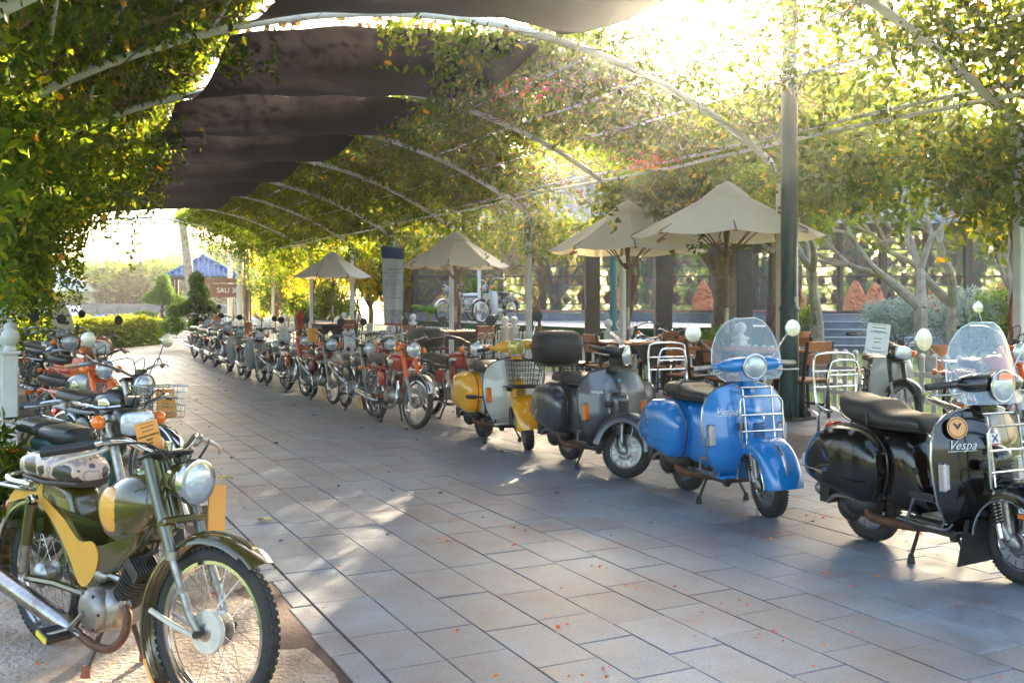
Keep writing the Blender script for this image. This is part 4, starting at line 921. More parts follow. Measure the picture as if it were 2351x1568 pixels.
def wheel(V,cx,cz,r,tw,front=False,spokes=28,rim=CHROME,hub=STEEL,disc=False,tread=False,hubr=.05):
    nm='front_wheel' if front else 'rear_wheel'; cx=cx*V.kx; k0=V.kx; K0=V.K; V.K=Matrix.Identity(4)
    b=B().torus((cx,0,cz),r-tw/2,tw/2,n=56 if tread else 40,m=12,sy=.95)
    W=V.p(nm,b,RUB,front)
    if tread or disc:
        b=B(); n=64
        for k in range(n):
            a=2*PI*k/n
            for j,yy in enumerate((-.33,-.11,.11,.33)):
                aa=a+(.05 if j%2 else 0); rr=r-tw*.5*(1-math.sqrt(max(0,1-(yy*1.55)**2)))*.9-.001
                b.box((cx+rr*math.cos(aa),yy*tw,cz+rr*math.sin(aa)),(.006,tw*.16,r*2*PI/n*.66),rot=Matrix.Rotation(-aa,3,'Y'))
        V.p('tread_blocks',b,RUB,front,W,smooth=False,kind='stuff')
    ri=r-tw*.92
    if disc:
        b=B(); prof=[(ri+.008,-.034),(ri-.004,-.036),(ri-.012,-.022),(ri-.016,.022),(ri-.004,.036),(ri+.008,.034)]
        b.lathe([(ri+.010,-.034),(ri-.004,-.038),(ri-.014,-.026),(ri*.62,-.030),(ri*.52,-.038),(.03,-.044),(0,-.046)],(cx,0,cz),'y',32)
        b.lathe([(0,.046),(.03,.044),(ri*.52,.038),(ri*.62,.030),(ri-.014,.026),(ri-.004,.038),(ri+.010,.034)],(cx,0,cz),'y',32)
        V.p('rim',b,rim,front,W)
        b=B()
        for k in range(14):
            a=2*PI*k/14; 
            for sg in(-1,1): b.box((cx+ri*.80*math.cos(a),sg*.031,cz+ri*.80*math.sin(a)),(.036,.006,.012),rot=Matrix.Rotation(-a,3,'Y'),bev=.002)
        V.p('vent_slots',b,BLACK,front,W,kind='stuff')
        b=B().lathe([(0,-.062),(.03,-.060),(.055,-.054),(.055,-.044),(.03,-.04),(.03,.04),(.055,.044),(.055,.054),(.03,.06),(0,.062)],(cx,0,cz),'y',18)
        for k in range(5):
            a=2*PI*k/5
            for sg in(-1,1): b.lathe([(0,-.006),(.008,-.006),(.008,.006),(0,.006)],(cx+.068*math.cos(a),sg*.045,cz+.068*math.sin(a)),'y',6)
        V.p('hub',b,hub,front,W,kind='stuff')
    else:
        pr=[(ri+.006,-tw*.36),(ri-.006,-tw*.38),(ri-.010,-tw*.22),(ri-.004,0),(ri-.010,tw*.22),(ri-.006,tw*.38),(ri+.006,tw*.36)]
        rings=[]
        for k in range(40):
            a=2*PI*k/40; rings.append([(cx+q*math.cos(a),y,cz+q*math.sin(a)) for q,y in pr])
        V.p('rim',B().loft(rings,closed=True),rim,front,W)
        V.p('hub',B().lathe([(0,-.055),(.02,-.055),(hubr*.9,-.04),(hubr,-.03),(hubr*.6,-.02),(hubr*.6,.02),(hubr,.03),(hubr*.9,.04),(.02,.055),(0,.055)],(cx,0,cz),'y',20),hub,front,W)
        b=B()
        for k in range(spokes):
            a=2*PI*k/spokes; o=(.42 if (k//2)%2 else -.42); y0=.032 if k%2 else -.032
            b.tube([(cx+hubr*.9*math.cos(a+o),y0,cz+hubr*.9*math.sin(a+o)),(cx+(ri-.006)*math.cos(a),0,cz+(ri-.006)*math.sin(a))],.0013 if r>.28 else .0012,4,cap=False)
        V.p('spoke_set',b,CHROME,front,W,kind='stuff')
    V.K=K0; return W
def headlamp(V,c,r,shell,depth=.10,front=True,amber=False,yellow=False):
    b=B().lathe([(0,-depth),(r*.5,-depth*.95),(r*.85,-depth*.6),(r*.98,-.01),(r,0)],c,'x',24)
    h=V.p('headlamp',b,shell,front)
    V.p('rim',B().torus((c[0]+.004,c[1],c[2]),r*.97,r*.09,'x',24,8),CHROME,front,h)
    V.p('lens',B().lathe([(r*.93,0),(r*.8,.012),(r*.45,.022),(0,.026)],(c[0]+.002,c[1],c[2]),'x',24),mat('yellow_lamp_glass',(.85,.70,.18),.1,.3,.6,noise=(30,.7)) if yellow else GLASSM,front,h)
    if amber: V.p('amber_segment',B().grid(lambda u,v:(c[0]+.030-.012*u,c[1]+r*.82*(v-.5)*2*math.sqrt(max(0,1-(.45+.42*u)**2)),c[2]+r*(.45+.42*u)*.95),5,10,.002),AMBER,front,h)
    return h
def mirror(V,base,tip,r,front=True,disc=(1,0,0),m=CHROME,arm=CHROME,oval=1.):
    b=B().tube(bez([base,tuple(Vector(base).lerp(Vector(tip),.55)+Vector((0,0,.01))),tip],4),.005,6); q=V.p('mirror',b,arm,front)
    d=Vector(disc).normalized(); M=d.to_track_quat('Z','Y').to_matrix()@Matrix.Diagonal((1,oval,1))
    V.p('mirror_shell',B().lathe([(0,-.0),(r*.5,.004),(r*.92,.012),(r,.02),(r*.96,.026),(r*.7,.028),(0,.030)],tip,n=24,M=M),(MIRR if m is CHROME else m),front,q)
def card(V,c,w,h,xa,ya,m,lines,front=True,foot=True):
    "printed card hung on the handlebar"
    M=frame(c,xa,ya); b=B(); b.box((0,0,-.0015),(w,h,.003)); b.v=[tuple(M@Vector(q)) for q in b.v]; k=V.p('card',b,m,front,smooth=False)
    b=B()
    for i in range(7):
        a=[.6,.5,.0,.34,.28,.4,.7][i]; y=h*(.36-.12*i)
        if a: b.box((0,y-(.02 if i>4 else 0),.0006),(w*a,h*.022,.0006))
    b.box((0,h*.455,.0006),(w*.62,h*.012,.0006))
    if foot:
        for sx in(-.40,.40):
            for q in range(10):
                an=q*.6283; b.box((sx*w+.055*w*math.cos(an),-h*.40+.055*w*math.sin(an),.0006),(.02*w,.02*w,.0006))
    b.v=[tuple(M@Vector(q)) for q in b.v]; V.p('print',b,INK,front,k,smooth=False,kind='stuff')
    for (s,sz,y) in lines:
        V.txt(s,sz,INK,M@Matrix.Translation((0,y*h,.0012)),front,k)
    return k
def springs(V,p0,p1,r,m=STEEL,front=False,n=8,rod=CHROME,shell=None):
    p0=Vector(p0);p1=Vector(p1); b=B().tube([p0,p1],r*.45,8)
    s=V.p('shock_absorber',b,rod,front)
    b=B(); d=(p1-p0); pts=[]; u=d.orthogonal().normalized(); w=d.normalized().cross(u); T=n*12
    for k in range(T+1):
        a=2*PI*k/12; t=.18+.5*k/T; pts.append(p0+d*t+(u*math.cos(a)+w*math.sin(a))*r*.85)
    b.tube(pts,r*.22,5); V.p('coil_spring',b,m,front,s)
    V.p('damper_body',B().tube([p0.lerp(p1,.66),p1],r*.8,10),shell or STEEL,front,s)
def pillow(pts,y0,y1,ins=.02,n=3):
    "outline in xz swelling from a flat back y0 to a rounded face y1"
    c=Vector((sum(p[0] for p in pts)/len(pts),sum(p[1] for p in pts)/len(pts))); b=B(); rings=[[(x,y0,z) for x,z in pts]]
    P=[Vector(p) for p in pts]; m=len(P)
    for k in range(n+1):
        t=k/n; off=ins*(1-math.cos(t*PI/2)); y=y0+(y1-y0)*(.35+.65*math.sin(t*PI/2)); r_=[]
        for i in range(m):
            e=(P[(i+1)%m]-P[i-1]).normalized(); nn=Vector((-e.y,e.x)); 
            if nn.dot(c-P[i])<0 and False: nn=-nn
            r_.append((P[i].x+nn.x*off,y,P[i].y+nn.y*off))
        rings.append(r_)
    return b.loft(rings)
def smooth2(pts,n=4):
    P=[Vector((a,b,0)) for a,b in pts]; m=len(P); out=[]
    for i in range(m):
        p0,p1,p2,p3=P[i-1],P[i],P[(i+1)%m],P[(i+2)%m]
        for k in range(n):
            t=k/n; q=.5*((2*p1)+(p2-p0)*t+(2*p0-5*p1+4*p2-p3)*t*t+(3*p1-p0-3*p2+p3)*t**3); out.append((q.x,q.y))
    # counter clockwise
    A=sum(out[i][0]*out[(i+1)%len(out)][1]-out[(i+1)%len(out)][0]*out[i][1] for i in range(len(out)))
    return out if A>0 else out[::-1]
def interp(tab,z):
    for (a,b),(c,d) in zip(tab,tab[1:]):
        if a<=z<=c: return b+(d-b)*(z-a)/(c-a)
    return tab[0][1] if z<tab[0][0] else tab[-1][1]
def scooter(label,loc,rz,steer,col,col2=None,trim=CHROME,windscreen=False,front_rack=False,rear_rack=False,topbox=False,basket=False,seat='dip',blinkers=None,word=('Vespa','script'),mirrors=True,barcol=None,crash=False,flap=False,fly=False,hornm=None,headm=None,fenm=None,cowl=None,yellowlamp=False,roundmirrors=False,footrest=False,rimm=CHROME,amber=False):
    V=Veh('motor_scooter',label,'scooter',loc,rz,steer,(.36,.95),20,kx=.88)
    p=V.p; body=col2 or col; fen=fenm or col; head=headm or col; cowl=cowl or col
    wheel(V,.60,.215,.215,.088,True,disc=True,rim=rimm); wheel(V,-.615,.215,.215,.088,False,disc=True,rim=rimm)
    # leg shield
    XC=[(.235,.24),(.27,.31),(.35,.365),(.5,.385),(.7,.36),(.9,.30)]; WT=[(.235,.20),(.30,.25),(.38,.30),(.5,.33),(.62,.335),(.72,.325),(.80,.29),(.85,.235),(.885,.16),(.90,.07)]
    def ls(u,v):
        z=.235+.665*u**.8; w=interp(WT,z); y=(v-.5)*2*w; x=interp(XC,z)-.95*y*y+.045*math.exp(-(y/.055)**2)*min(1,max(0,(.86-z)*6)); return (x,y,z)
    sh=p('leg_shield',B().grid(ls,22,22,.006),body)
    e=[]; 
    for k in range(23): e.append(Vector(ls(k/22,0))+Vector((0,-.003,0)))
    for k in range(1,22): e.append(Vector(ls(1,k/22))+Vector((0,0,.003)))
    for k in range(22,-1,-1): e.append(Vector(ls(k/22,1))+Vector((0,.003,0)))
    p('shield_trim',B().tube(e,.0085,8),trim,parent=sh)
    # floor and central spine
    p('floorboard',B().box((.08,0,.232),(.44,.42,.022),bev=.01),body)
    for y in(-.185,-.15,-.115,-.08,.08,.115,.15,.185): p('floor_strip',B().tube([(-.13,y,.247),(.20,y,.247),(.275,y*.98,.275)],.006,6),STEEL if abs(y)>.16 else RUB)
    p('floor_edge_trim',B().tube(bez([(-.16,-.20,.235),(.1,-.213,.235),(.24,-.205,.24),(.29,-.2,.28)],5),.009,8),trim)
    p('central_body',B().body([(-.03,.235,.33,.07),(-.08,.235,.50,.095),(-.12,.235,.63,.115),(-.18,.235,.70,.14),(-.32,.25,.715,.175),(-.55,.30,.715,.19),(-.75,.34,.705,.185),(-.88,.38,.675,.165),(-.96,.43,.61,.13),(-.995,.48,.56,.08)],28,3.0),body)
    p('tunnel_hump',B().body([(-.10,.24,.29,.05),(.1,.24,.275,.05),(.26,.24,.29,.05)],12),body)
    o=smooth2([(-.245,.52),(-.28,.62),(-.40,.705),(-.58,.725),(-.76,.70),(-.90,.62),(-.975,.52),(-.985,.43),(-.93,.375),(-.75,.335),(-.5,.30),(-.33,.30),(-.265,.40)],4)
    for sg in(-1,1):
        b=B(); cx,cz=-.62,.50; rings=[]
        for t,y in((1.0,.13),(1.0,.20),(.995,.235),(.97,.265),(.92,.29),(.84,.31),(.70,.325),(.50,.337),(.25,.343),(.02,.345)):
            rings.append([(cx+(x-cx)*t+(1-t)*.02,sg*y*(1-.10*max(0,(-.75-x))/.25),cz+(z-cz)*t-(1-t)*.01) for x,z in o])
        b.loft(rings); cw=p('side_cowl',b,cowl)
        p('cowl_seal',B().tube([(x*1.0+(-.62)*0,sg*.195,z) for x,z in o],.007,6,closed=True),BLACK if trim is CHROME else trim,parent=cw)
        p('cowl_crease',B().tube([( -.30-.0*k-.066*k, sg*(.332+.012*math.sin(k/10*PI)),.415+.004*k) for k in range(10)],.003,5),cowl,parent=cw)
    # seat
    if seat=='dip':
        S=[(-.075,.775,.80,.07),(-.09,.77,.835,.105),(-.14,.765,.855,.125),(-.28,.765,.862,.145),(-.42,.765,.872,.155),(-.50,.77,.898,.158),(-.60,.77,.905,.155),(-.72,.775,.90,.145),(-.79,.785,.885,.12),(-.815,.80,.86,.07)]
    elif seat=='double':
        S=[(-.06,.775,.80,.08),(-.075,.765,.85,.115),(-.13,.76,.872,.135),(-.28,.755,.868,.15),(-.40,.755,.885,.158),(-.46,.755,.925,.16),(-.54,.76,.935,.16),(-.64,.77,.935,.155),(-.72,.79,.95,.145),(-.78,.82,.955,.12),(-.80,.86,.93,.07)]
    else:
        S=[(-.09,.77,.80,.08),(-.10,.765,.84,.12),(-.16,.765,.862,.14),(-.34,.765,.872,.152),(-.40,.765,.878,.154),(-.44,.765,.885,.155),(-.70,.77,.875,.15),(-.76,.775,.86,.13),(-.78,.79,.84,.08)]
    S=[(a,b-.052,c-.052,d) for a,b,c,d in S]; st=p('seat',B().body(S,24,3.2),LEATH)
    p('seat_piping',B().tube([(x,-hw*.985,zb+.022) for x,zb,zt,hw in S[1:-1]],.004,5),STEEL if seat=='flat' else LEATH,parent=st)
    p('seat_strap',B().tube([(-.47,-.162,.73),(-.47,-.162,.81),(-.47,-.12,.855),(-.47,.12,.855),(-.47,.162,.81)],.007,6),LEATH,parent=st)
    # front fender
    fb=B().fender(.60,.215,.228,.105,.135,4,176,28,16,.004,3.0); F=p('front_fender',fb,fen,True)
    tr=[]
    for k in range(27):
        a=R(4+172*k/26); tr.append((.60+.230*math.cos(a),-.137,.215+.230*math.sin(a)))
    p('fender_trim',B().tube(tr,.006,6),trim if not basket else BLACK,True,F)
    p('fender_nose',B().tube([(.60+.336*math.cos(R(a)),0,.215+.336*math.sin(R(a))) for a in(18,30,42,54,64)],[.004,.012,.014,.010,.004],8),CHROME if trim is CHROME else fen,True,F)
    # link, damper, fork
    p('fork_link',B().tube([(.50,-.075,.44),(.53,-.085,.30),(.585,-.08,.235)],[.026,.028,.03],10),STEEL,True)
    p('link_cover',B().ell((.575,-.078,.235),(.075,.022,.045),16,8,rot=(0,.5,0)),STEEL,True)
    p('fork_tube',B().tube([(.585,-.075,.23),(.53,-.07,.52)],.022,10),STEEL,True)
    springs(V,(.475,-.10,.47),(.545,-.105,.24),.03,BLACK,True,7,CHROME,CHROME if flap else BLACK)
    p('brake_hose',B().tube(bez([(.60,-.06,.50),(.66,-.07,.40),(.64,-.085,.28)],5),.005,5),mat('pale_hose',(.6,.6,.58),.4) if fly else RUB,True)
    # horn cover
    hm=hornm or body
    hc=p('horn_cover',pillow(smooth2([(.0,.0),(.0,.24),(.03,.27),(.12,.26),(.14,.2),(.14,.05),(.12,0)],2),-.0,-.0) if False else B().body([(.36,.44,.70,.08),(.41,.44,.70,.078),(.455,.45,.685,.07),(.475,.47,.66,.055),(.48,.50,.63,.03)],16,4.),hm)
    b=B()
    for k in range(8): b.box((.480,0,.49+.019*k),(.008,.094,.008))
    p('horn_grille',b,PLAST if body is not col or True else BLACK,parent=hc,smooth=False,kind='stuff')
    # indicators
    bl=blinkers or mat('clear_lens',(.75,.72,.70),.12,.1,.8,noise=(30,.6,(.7,.3,.25)))
    for sg in(-1,1):
        q=p('indicator',B().box((.302,sg*.278,.535),(.05,.075,.155),rot=(0,-.05,-sg*.48),bev=.008),CHROME)
        p('lens',B().box((.326,sg*.286,.535),(.022,.065,.142),rot=(0,-.05,-sg*.48),bev=.008),bl,parent=q)
        q=p('rear_indicator',B().box((-.975,sg*.235,.47),(.05,.05,.085),rot=(0,0,sg*.3),bev=.012),bl)
    # headset
    hs=B().ell((.355,0,1.025),(.088,.235,.060),22,14,e=2.4)
    hs.body([(.30,.92,1.03,.055),(.36,.90,1.06,.088),(.42,.94,1.075,.088)],16)
    HS=p('headset',hs,head,True)
    p('neck',B().lathe([(.055,.0),(.05,.05),(.06,.10)],(.345,0,.87),n=16),head,True)
    headlamp(V,(.45,0,1.015),.086,head,.10,amber=amber,yellow=yellowlamp)
    for sg in(-1,1):
        p('handlebar',B().tube([(.345,sg*.19,1.025),(.315,sg*.26,1.02)],[.03,.02],12),head,True)
        p('grip',B().tube([(.32,sg*.25,1.022),(.275,sg*.385,1.01)],.019,12),barcol or PLAST,True)
        p('brake_lever',B().tube(bez([(.375,sg*.20,.985),(.365,sg*.28,.975),(.325,sg*.37,.97),(.315,sg*.395,.965)],4),.0065,6),STEEL if not basket else BLACK,True)
    if mirrors:
        mc=CHROME if roundmirrors else PLAST
        mirror(V,(.33,-.17,1.03),(.22,-.37,1.26) if roundmirrors else (.25,-.22,1.30),.062 if roundmirrors else .055,disc=(1,.0,.05),m=mc)
        mirror(V,(.33,.17,1.03),(.30,.36,1.26) if roundmirrors else (.28,.26,1.30),.06 if roundmirrors else .055,disc=(1,.0,.05),m=mc)
    if windscreen:
        def wf(u,v):
            z=.92+.43*u; w=interp([(.92,.20),(.97,.26),(1.05,.265),(1.15,.25),(1.25,.21),(1.32,.15),(1.35,.08)],z); y=(v-.5)*2*w
            return (.455-.34*(z-.94)-1.6*y*y,y,z)
        wsb=B().grid(wf,16,20,.0035); W=p('windscreen',wsb,CLEAR,True)
        e=[wf(k/16,0) for k in range(17)]+[wf(1,k/20) for k in range(1,20)]+[wf(k/16,1) for k in range(16,-1,-1)]
        p('edge_bead',B().tube(e,.0035,5),mat('clear_edge',(.75,.85,.9),.1,.2),True,W)
        for y in(-.14,.14):
            p('stay',B().tube([(.38,y*.8,1.02),wf(.35,.5+y/.46)],.006,6),CHROME,True,W)
            p('knob',B().lathe([(.014,0),(.014,.012),(.006,.018),(0,.018)],(wf(.35,.5+y/.46)[0]+.002,y,wf(.35,.5+y/.46)[2]),'x',10),CHROME,True,W)
    if fly:
        p('fly_screen',B().grid(lambda u,v:(.42-.22*u*u+.06*u,(v-.5)*.26*(1-.55*u),1.03+.18*u-.02*abs(v-.5)*2),8,10,.004),mat('smoke_screen',(.10,.14,.19),.06,.2,1.,noise=(8,.5,(.3,.4,.5))),True)
    if front_rack:
        def rk(y,z,o=0.): return (.475+.10*(.80-z)+o,y,z)
        rt=B(); P=[(-.17,.50),(-.17,.78),(-.14,.815),(.14,.815),(.17,.78),(.17,.50),(.13,.465),(-.13,.465)]
        rt.tube([rk(y,z,.03) for y,z in P],.0085,8,closed=True)
        for z in(.58,.69): rt.tube([rk(-.17,z,.03),rk(.17,z,.03)],.007,6)
        RK=p('front_rack',rt,CHROME)
        b=B()
        for y in(-.115,.115):
            b.tube([rk(y,.88,-.10),rk(y,.86,-.02),rk(y,.47,.01)],.0075,8)
        b.tube([rk(-.115,.87,-.05),rk(.115,.87,-.05)],.0075,8); b.tube([rk(-.16,.475,.03),rk(0,.455,.02),rk(.16,.475,.03)],.0075,8)
        p('rack_stay',b,CHROME,parent=RK)
    if rear_rack:
        b=B().tube(bez([(-.80,-.17,.78),(-.93,-.17,.80),(-.97,-.17,.90),(-.985,-.165,1.08),(-.985,-.12,1.13),(-.985,.12,1.13),(-.985,.165,1.08),(-.97,.17,.90),(-.93,.17,.80),(-.80,.17,.78)],3),.0085,8)
        b.tube(bez([(-.93,-.12,.76),(-.885,-.13,.95),(-.885,-.11,1.06),(-.885,-.07,1.09),(-.885,.07,1.09),(-.885,.11,1.06),(-.885,.13,.95),(-.93,.12,.76)],3),.0085,8)
        for z in(.92,1.02): b.tube([(-.978,-.168,z),(-.978,.168,z)],.006,6)
        b.tube([(-.887,-.12,1.0),(-.887,.12,1.0)],.006,6); b.tube([(-.94,-.15,.80),(-.99,-.13,.62)],.008,6); b.tube([(-.94,.15,.80),(-.99,.13,.62)],.008,6)
        p('rear_rack',b,CHROME)
    if topbox:
        T=p('rack_plate',B().box((-.90,0,.865),(.30,.26,.02),bev=.008),PLAST)
        for y in(-.1,.1): p('rack_stay',B().tube([(-.74,y,.77),(-.80,y,.86),(-1.0,y,.86),(-.99,y*1.2,.60)],.009,6),BLACK,parent=T)
        b=B().lathe([(.60,.88),(.72,.90),(.93,.99),(.985,1.045),(1.0,1.05),(1.0,1.07),(.985,1.075),(.93,1.16),(.72,1.215),(.0,1.225)],n=4) if False else B()
        secs=[(.88,.145,.165),(.90,.175,.195),(.98,.20,.225),(1.035,.205,.232),(1.04,.215,.242),(1.065,.215,.242),(1.07,.205,.232),(1.13,.195,.222),(1.17,.17,.195),(1.19,.13,.15),(1.195,.08,.09)]
        rings=[]
        for z,hx,hy in secs:
            q=[]
            for k in range(28):
                a=2*PI*k/28; q.append((-.93+hx*math.copysign(abs(math.cos(a))**.5,math.cos(a)),hy*math.copysign(abs(math.sin(a))**.5,math.sin(a)),z))
            rings.append(q)
        p('top_box',B().loft(rings),PLAST)
    if basket:
        b=B(); nx,ny=8,10
        def bk(u,v,z):
            w=.165*(.78+.22*(z-.62)/.27); d=.12*(.8+.2*(z-.62)/.27); return (.56+.06*(z-.62)+d*u,w*v,z)
        for i in range(6):
            z=.64+.05*i; b.tube([bk(-1,-1,z),bk(1,-1,z),bk(1,1,z),bk(-1,1,z)],.003 if i<5 else .006,4,closed=True)
        for k in range(11):
            v=-1+k*.2; b.tube([bk(-1,v,.89),bk(-1,v,.64),bk(1,v,.64),bk(1,v,.89)],.0026,4)
        for k in range(1,8):
            u=-1+k*.25; b.tube([bk(u,-1,.89),bk(u,-1,.64),bk(u,1,.64),bk(u,1,.89)],.0026,4)
        b.box((.565,0,.625),(.30,.34,.012)); p('wire_basket',b,BLACK)
    if crash:
        for sg in(-1,1): p('crash_bar',B().tube(bez([(-.13,sg*.13,.74),(.02,sg*.22,.80),(.17,sg*.27,.80),(.20,sg*.28,.60),(.17,sg*.27,.32),(.05,sg*.25,.26),(-.1,sg*.21,.25)],4),.012,8),BLACK)
        p('crash_bar_link',B().tube([(-.2,-.35,.49),(.19,-.285,.50)],.012,8),BLACK); p('pad',B().tube([(-.17,-.345,.485),(-.0,-.315,.49)],.022,8),PLAST)
    if flap: p('mud_flap',B().grid(lambda u,v:(.34-.06*u+.05*v,-.16+.26*v,.30-.26*u*(1-.12*v)),8,6,.006),RUB)
    if footrest:
        q=p('folding_footrest',B().tube([(-.04,-.22,.26),(.02,-.235,.38),(.20,-.235,.385),(.26,-.22,.27)],.010,8),CHROME)
        p('rubber_pad',B().tube([(-.0,-.24,.398),(.2,-.24,.40)],.02,10),RUB,parent=q)
        p('rear_brake_pedal',B().box((.13,-.12,.285),(.18,.16,.02),bev=.006),STEEL)
    else:
        q=p('folding_footrest',B().tube([(-.02,-.20,.25),(-.0,-.205,.34),(.20,-.20,.35)],.012,6),STEEL)
    p('bag_hook',B().tube(bez([(-.045,-.02,.46),(.0,-.02,.455),(.02,-.02,.43)],3),.010,6),CHROME if not amber else AMBER)
    p('fuel_tap',B().lathe([(.022,0),(.022,.012),(.010,.02),(0,.022)],(-.105,-.115,.50),'y',12),PLAST)
    p('steering_lock',B().lathe([(.03,0),(.03,.02),(0,.03)],(.415,-.105,.60),'x',12),PLAST)
    # tail lamp, plate, engine
    p('tail_lamp',B().body([(-.95,.60,.70,.05),(-1.0,.58,.70,.055),(-1.03,.60,.68,.045)],14,3),REDL)
    p('number_plate',B().box((-1.045,0,.50),(.006,.20,.14)),GREYP,smooth=False)
    E=p('engine_case',B().ell((-.55,-.13,.27),(.17,.11,.10),16,10).ell((-.62,-.16,.235),(.10,.07,.10),16,10),DARKM)
    b=B()
    for k in range(8): b.box((-.80+.012*k,-.18,.30),(.006,.16,.13),bev=.002)
    p('cooling_fins',b,DARKM,parent=E,smooth=False,kind='stuff')
    p('kick_starter',B().tube(bez([(-.50,-.215,.275),(-.53,-.24,.30),(-.66,-.25,.29),(-.73,-.25,.24)],4),.013,8),STEEL,parent=E)
    p('exhaust_pipe',B().tube(bez([(-.46,-.17,.33),(-.44,-.18,.22),(-.36,-.15,.185),(-.15,-.12,.185),(.0,-.10,.20)],5),[.022]*6+[.03]*15,10),RUST)
    p('air_intake',B().ell((-.88,-.18,.30),(.05,.05,.045),12,8),STEEL)
    p('rear_bumper_arm',B().tube([(-.86,-.17,.24),(-.82,-.2,.33)],.03,8),STEEL)
    for sg in(-1,1): 
        q=p('stand_leg',B().tube([(-.06,sg*.10,.23),(-.04,sg*.20,.04)],.011,8),BLACK)
        p('rubber_foot',B().lathe([(.024,0),(.022,.02),(.014,.055),(0,.056)],(-.04,sg*.20,.0),n=12),RUB,parent=q)
    p('stand_crossbar',B().tube([(-.06,-.12,.21),(-.06,.12,.21)],.012,8),BLACK)
    p('underbody_frame',B().box((.05,0,.205),(.40,.30,.045),bev=.012).box((.2,-.1,.18),(.05,.05,.05),bev=.01),DARKM,smooth=False)
    # badge on the leg shield (right hand side, seen from the front)
    if word:
        y0=-.185; z0=.70; x0=interp(XC,z0)-.95*y0*y0+.011
        nrm=Vector((1,1.9*(-y0)*-1,0)); xa=Vector((-2*.95*y0,1,.0)).normalized()
        M=frame((x0,y0,z0),xa,(-.16,0,1) if word[1]!='script' else (-.16,-.28,1))
        if word[1]=='script': V.txt(word[0],.068,INKW if not basket else INK,M,parent=sh,shear=.45,ex=.0012); p('underline',B().tube([M@Vector((-.08,-.032,0)),M@Vector((.085,-.027,0))],.0022,5),INKW,parent=sh)
        else:
            b=B().box((0,0,-.001),(.142,.042,.002)); b.v=[tuple(M@Vector(q)) for q in b.v]; pl=p('badge_plate',b,BLACK,parent=sh,smooth=False); V.txt(word[0],.048,INKW,M@Matrix.Translation((0,.004,.001)),parent=sh,ex=.001)
    return V
BLUE=paint('blue_enamel',(.0,.22,.64)); BLK=mat('gloss_black_enamel',(.003,.003,.0035),.10,0,.7,noise=(6,.15,(.008,.008,.008)),spec=.35)
GREY=mat('dark_metallic_grey',(.075,.083,.095),.28,.55,.8,noise=(10,.3)); YELL=paint('yellow_enamel',(.90,.42,.01)); IVORY=paint('ivory_enamel',(.60,.57,.52),.3)
V=scooter('gloss black scooter with double seat, chrome racks and clear windscreen, at the right edge',(4.70,4.0,0),-92,0,BLK,windscreen=True,front_rack=True,rear_rack=True,seat='double',flap=True,roundmirrors=True,footrest=True,amber=True,word=('Vespa','script'))
# stickers of the black scooter
M=frame((.335,-.215,.795),(.40,1,0),(-.2,0,1))
b=B().lathe([(.058,-.0),(.058,.0015),(0,.0016)],n=28); b.v=[tuple(M@Vector(q)) for q in b.v]; s1=V.p('round_sticker',b,mat('sticker_orange',(.85,.42,.16),.5))
b=B().torus((0,0,.002),.050,.0022,'z',28,4); b.v=[tuple(M@Vector(q)) for q in b.v]; V.p('sticker_ring',b,INK,parent=s1)
b=B().add([(-.026,.022,.003),(0,-.012,.003),(.026,.022,.003),(.014,.026,.003),(0,.010,.003),(-.014,.026,.003)],[(0,1,4,5),(1,2,3,4)]); b.v=[tuple(M@Vector(q)) for q in b.v]; V.p('sticker_emblem',b,INK,parent=s1,smooth=False)
M=frame((.425,-.03,.735),(0,1,0),(-.15,0,1)); b=B().box((0,0,0),(.065,.062,.002)); b.v=[tuple(M@Vector(q)) for q in b.v]; s2=V.p('flag_sticker',b,INKW,smooth=False)
b=B(); 
for a in(.75,-.75): b.box((0,.004,.002),(.055,.009,.001),rot=(0,0,a))
b.v=[tuple(M@Vector(q)) for q in b.v]; V.p('flag_bars',b,mat('flag_blue',(.02,.03,.12),.5),parent=s2,smooth=False)
b=B().box((0,-.026,.002),(.06,.007,.001)); b.v=[tuple(M@Vector(q)) for q in b.v]; V.p('flag_stripe',b,mat('flag_red',(.6,.03,.03),.5),parent=s2,smooth=False)
M=frame((.712,-.118,.405),(.15,.0,-.0),(0,.1,1)); M=V.F@Matrix.Identity(4) @ M
b=B().box((0,0,0),(.085,.026,.002)); b.v=[tuple(M@Vector(q)) for q in b.v]; s3=V.p('fender_label',b,INKW,smooth=False); V.txt('VESPA',.024,INK,M@Matrix.Translation((0,0,.0015)),parent=s3)
V.p('orange_reflector',B().box((.715,-.119,.375),(.105,.008,.026),bev=.006),AMBER)
V=scooter('bright blue scooter with clear windscreen and chrome front rack, beside the lamp post',(4.66,5.88,0),-96,-8,BLUE,windscreen=True,front_rack=True,rear_rack=True,seat='dip',roundmirrors=True,word=('Vespa','script'),barcol=STEEL)
M=frame((.392,0,.845),(0,1,0),(-.2,0,1)); b=B().box((0,0,0),(.034,.034,.002)); b.v=[tuple(M@Vector(q)) for q in b.v]; s=V.p('shield_badge',b,mat('badge_blue',(.1,.3,.7),.3),smooth=False); V.txt('PX',.03,INKW,M@Matrix.Translation((0,0,.0015)),parent=s)
V=scooter('dark grey scooter with large black top box, front wheel turned aside',(4.64,7.62,0),-92,36,GREY,trim=BLACK,topbox=True,seat='flat',blinkers=AMBER,word=('vespa','plain'),mirrors=False,fly=True,rimm=STEEL,headm=PLAST)
M=frame((.405,0,.80),(0,1,0),(-.2,0,1)); b=B().lathe([(.016,0),(.016,.002),(0,.002)],n=6); b.v=[tuple(M@Vector(q)) for q in b.v]; V.p('shield_badge',b,mat('badge_cyan',(.02,.3,.6),.3))
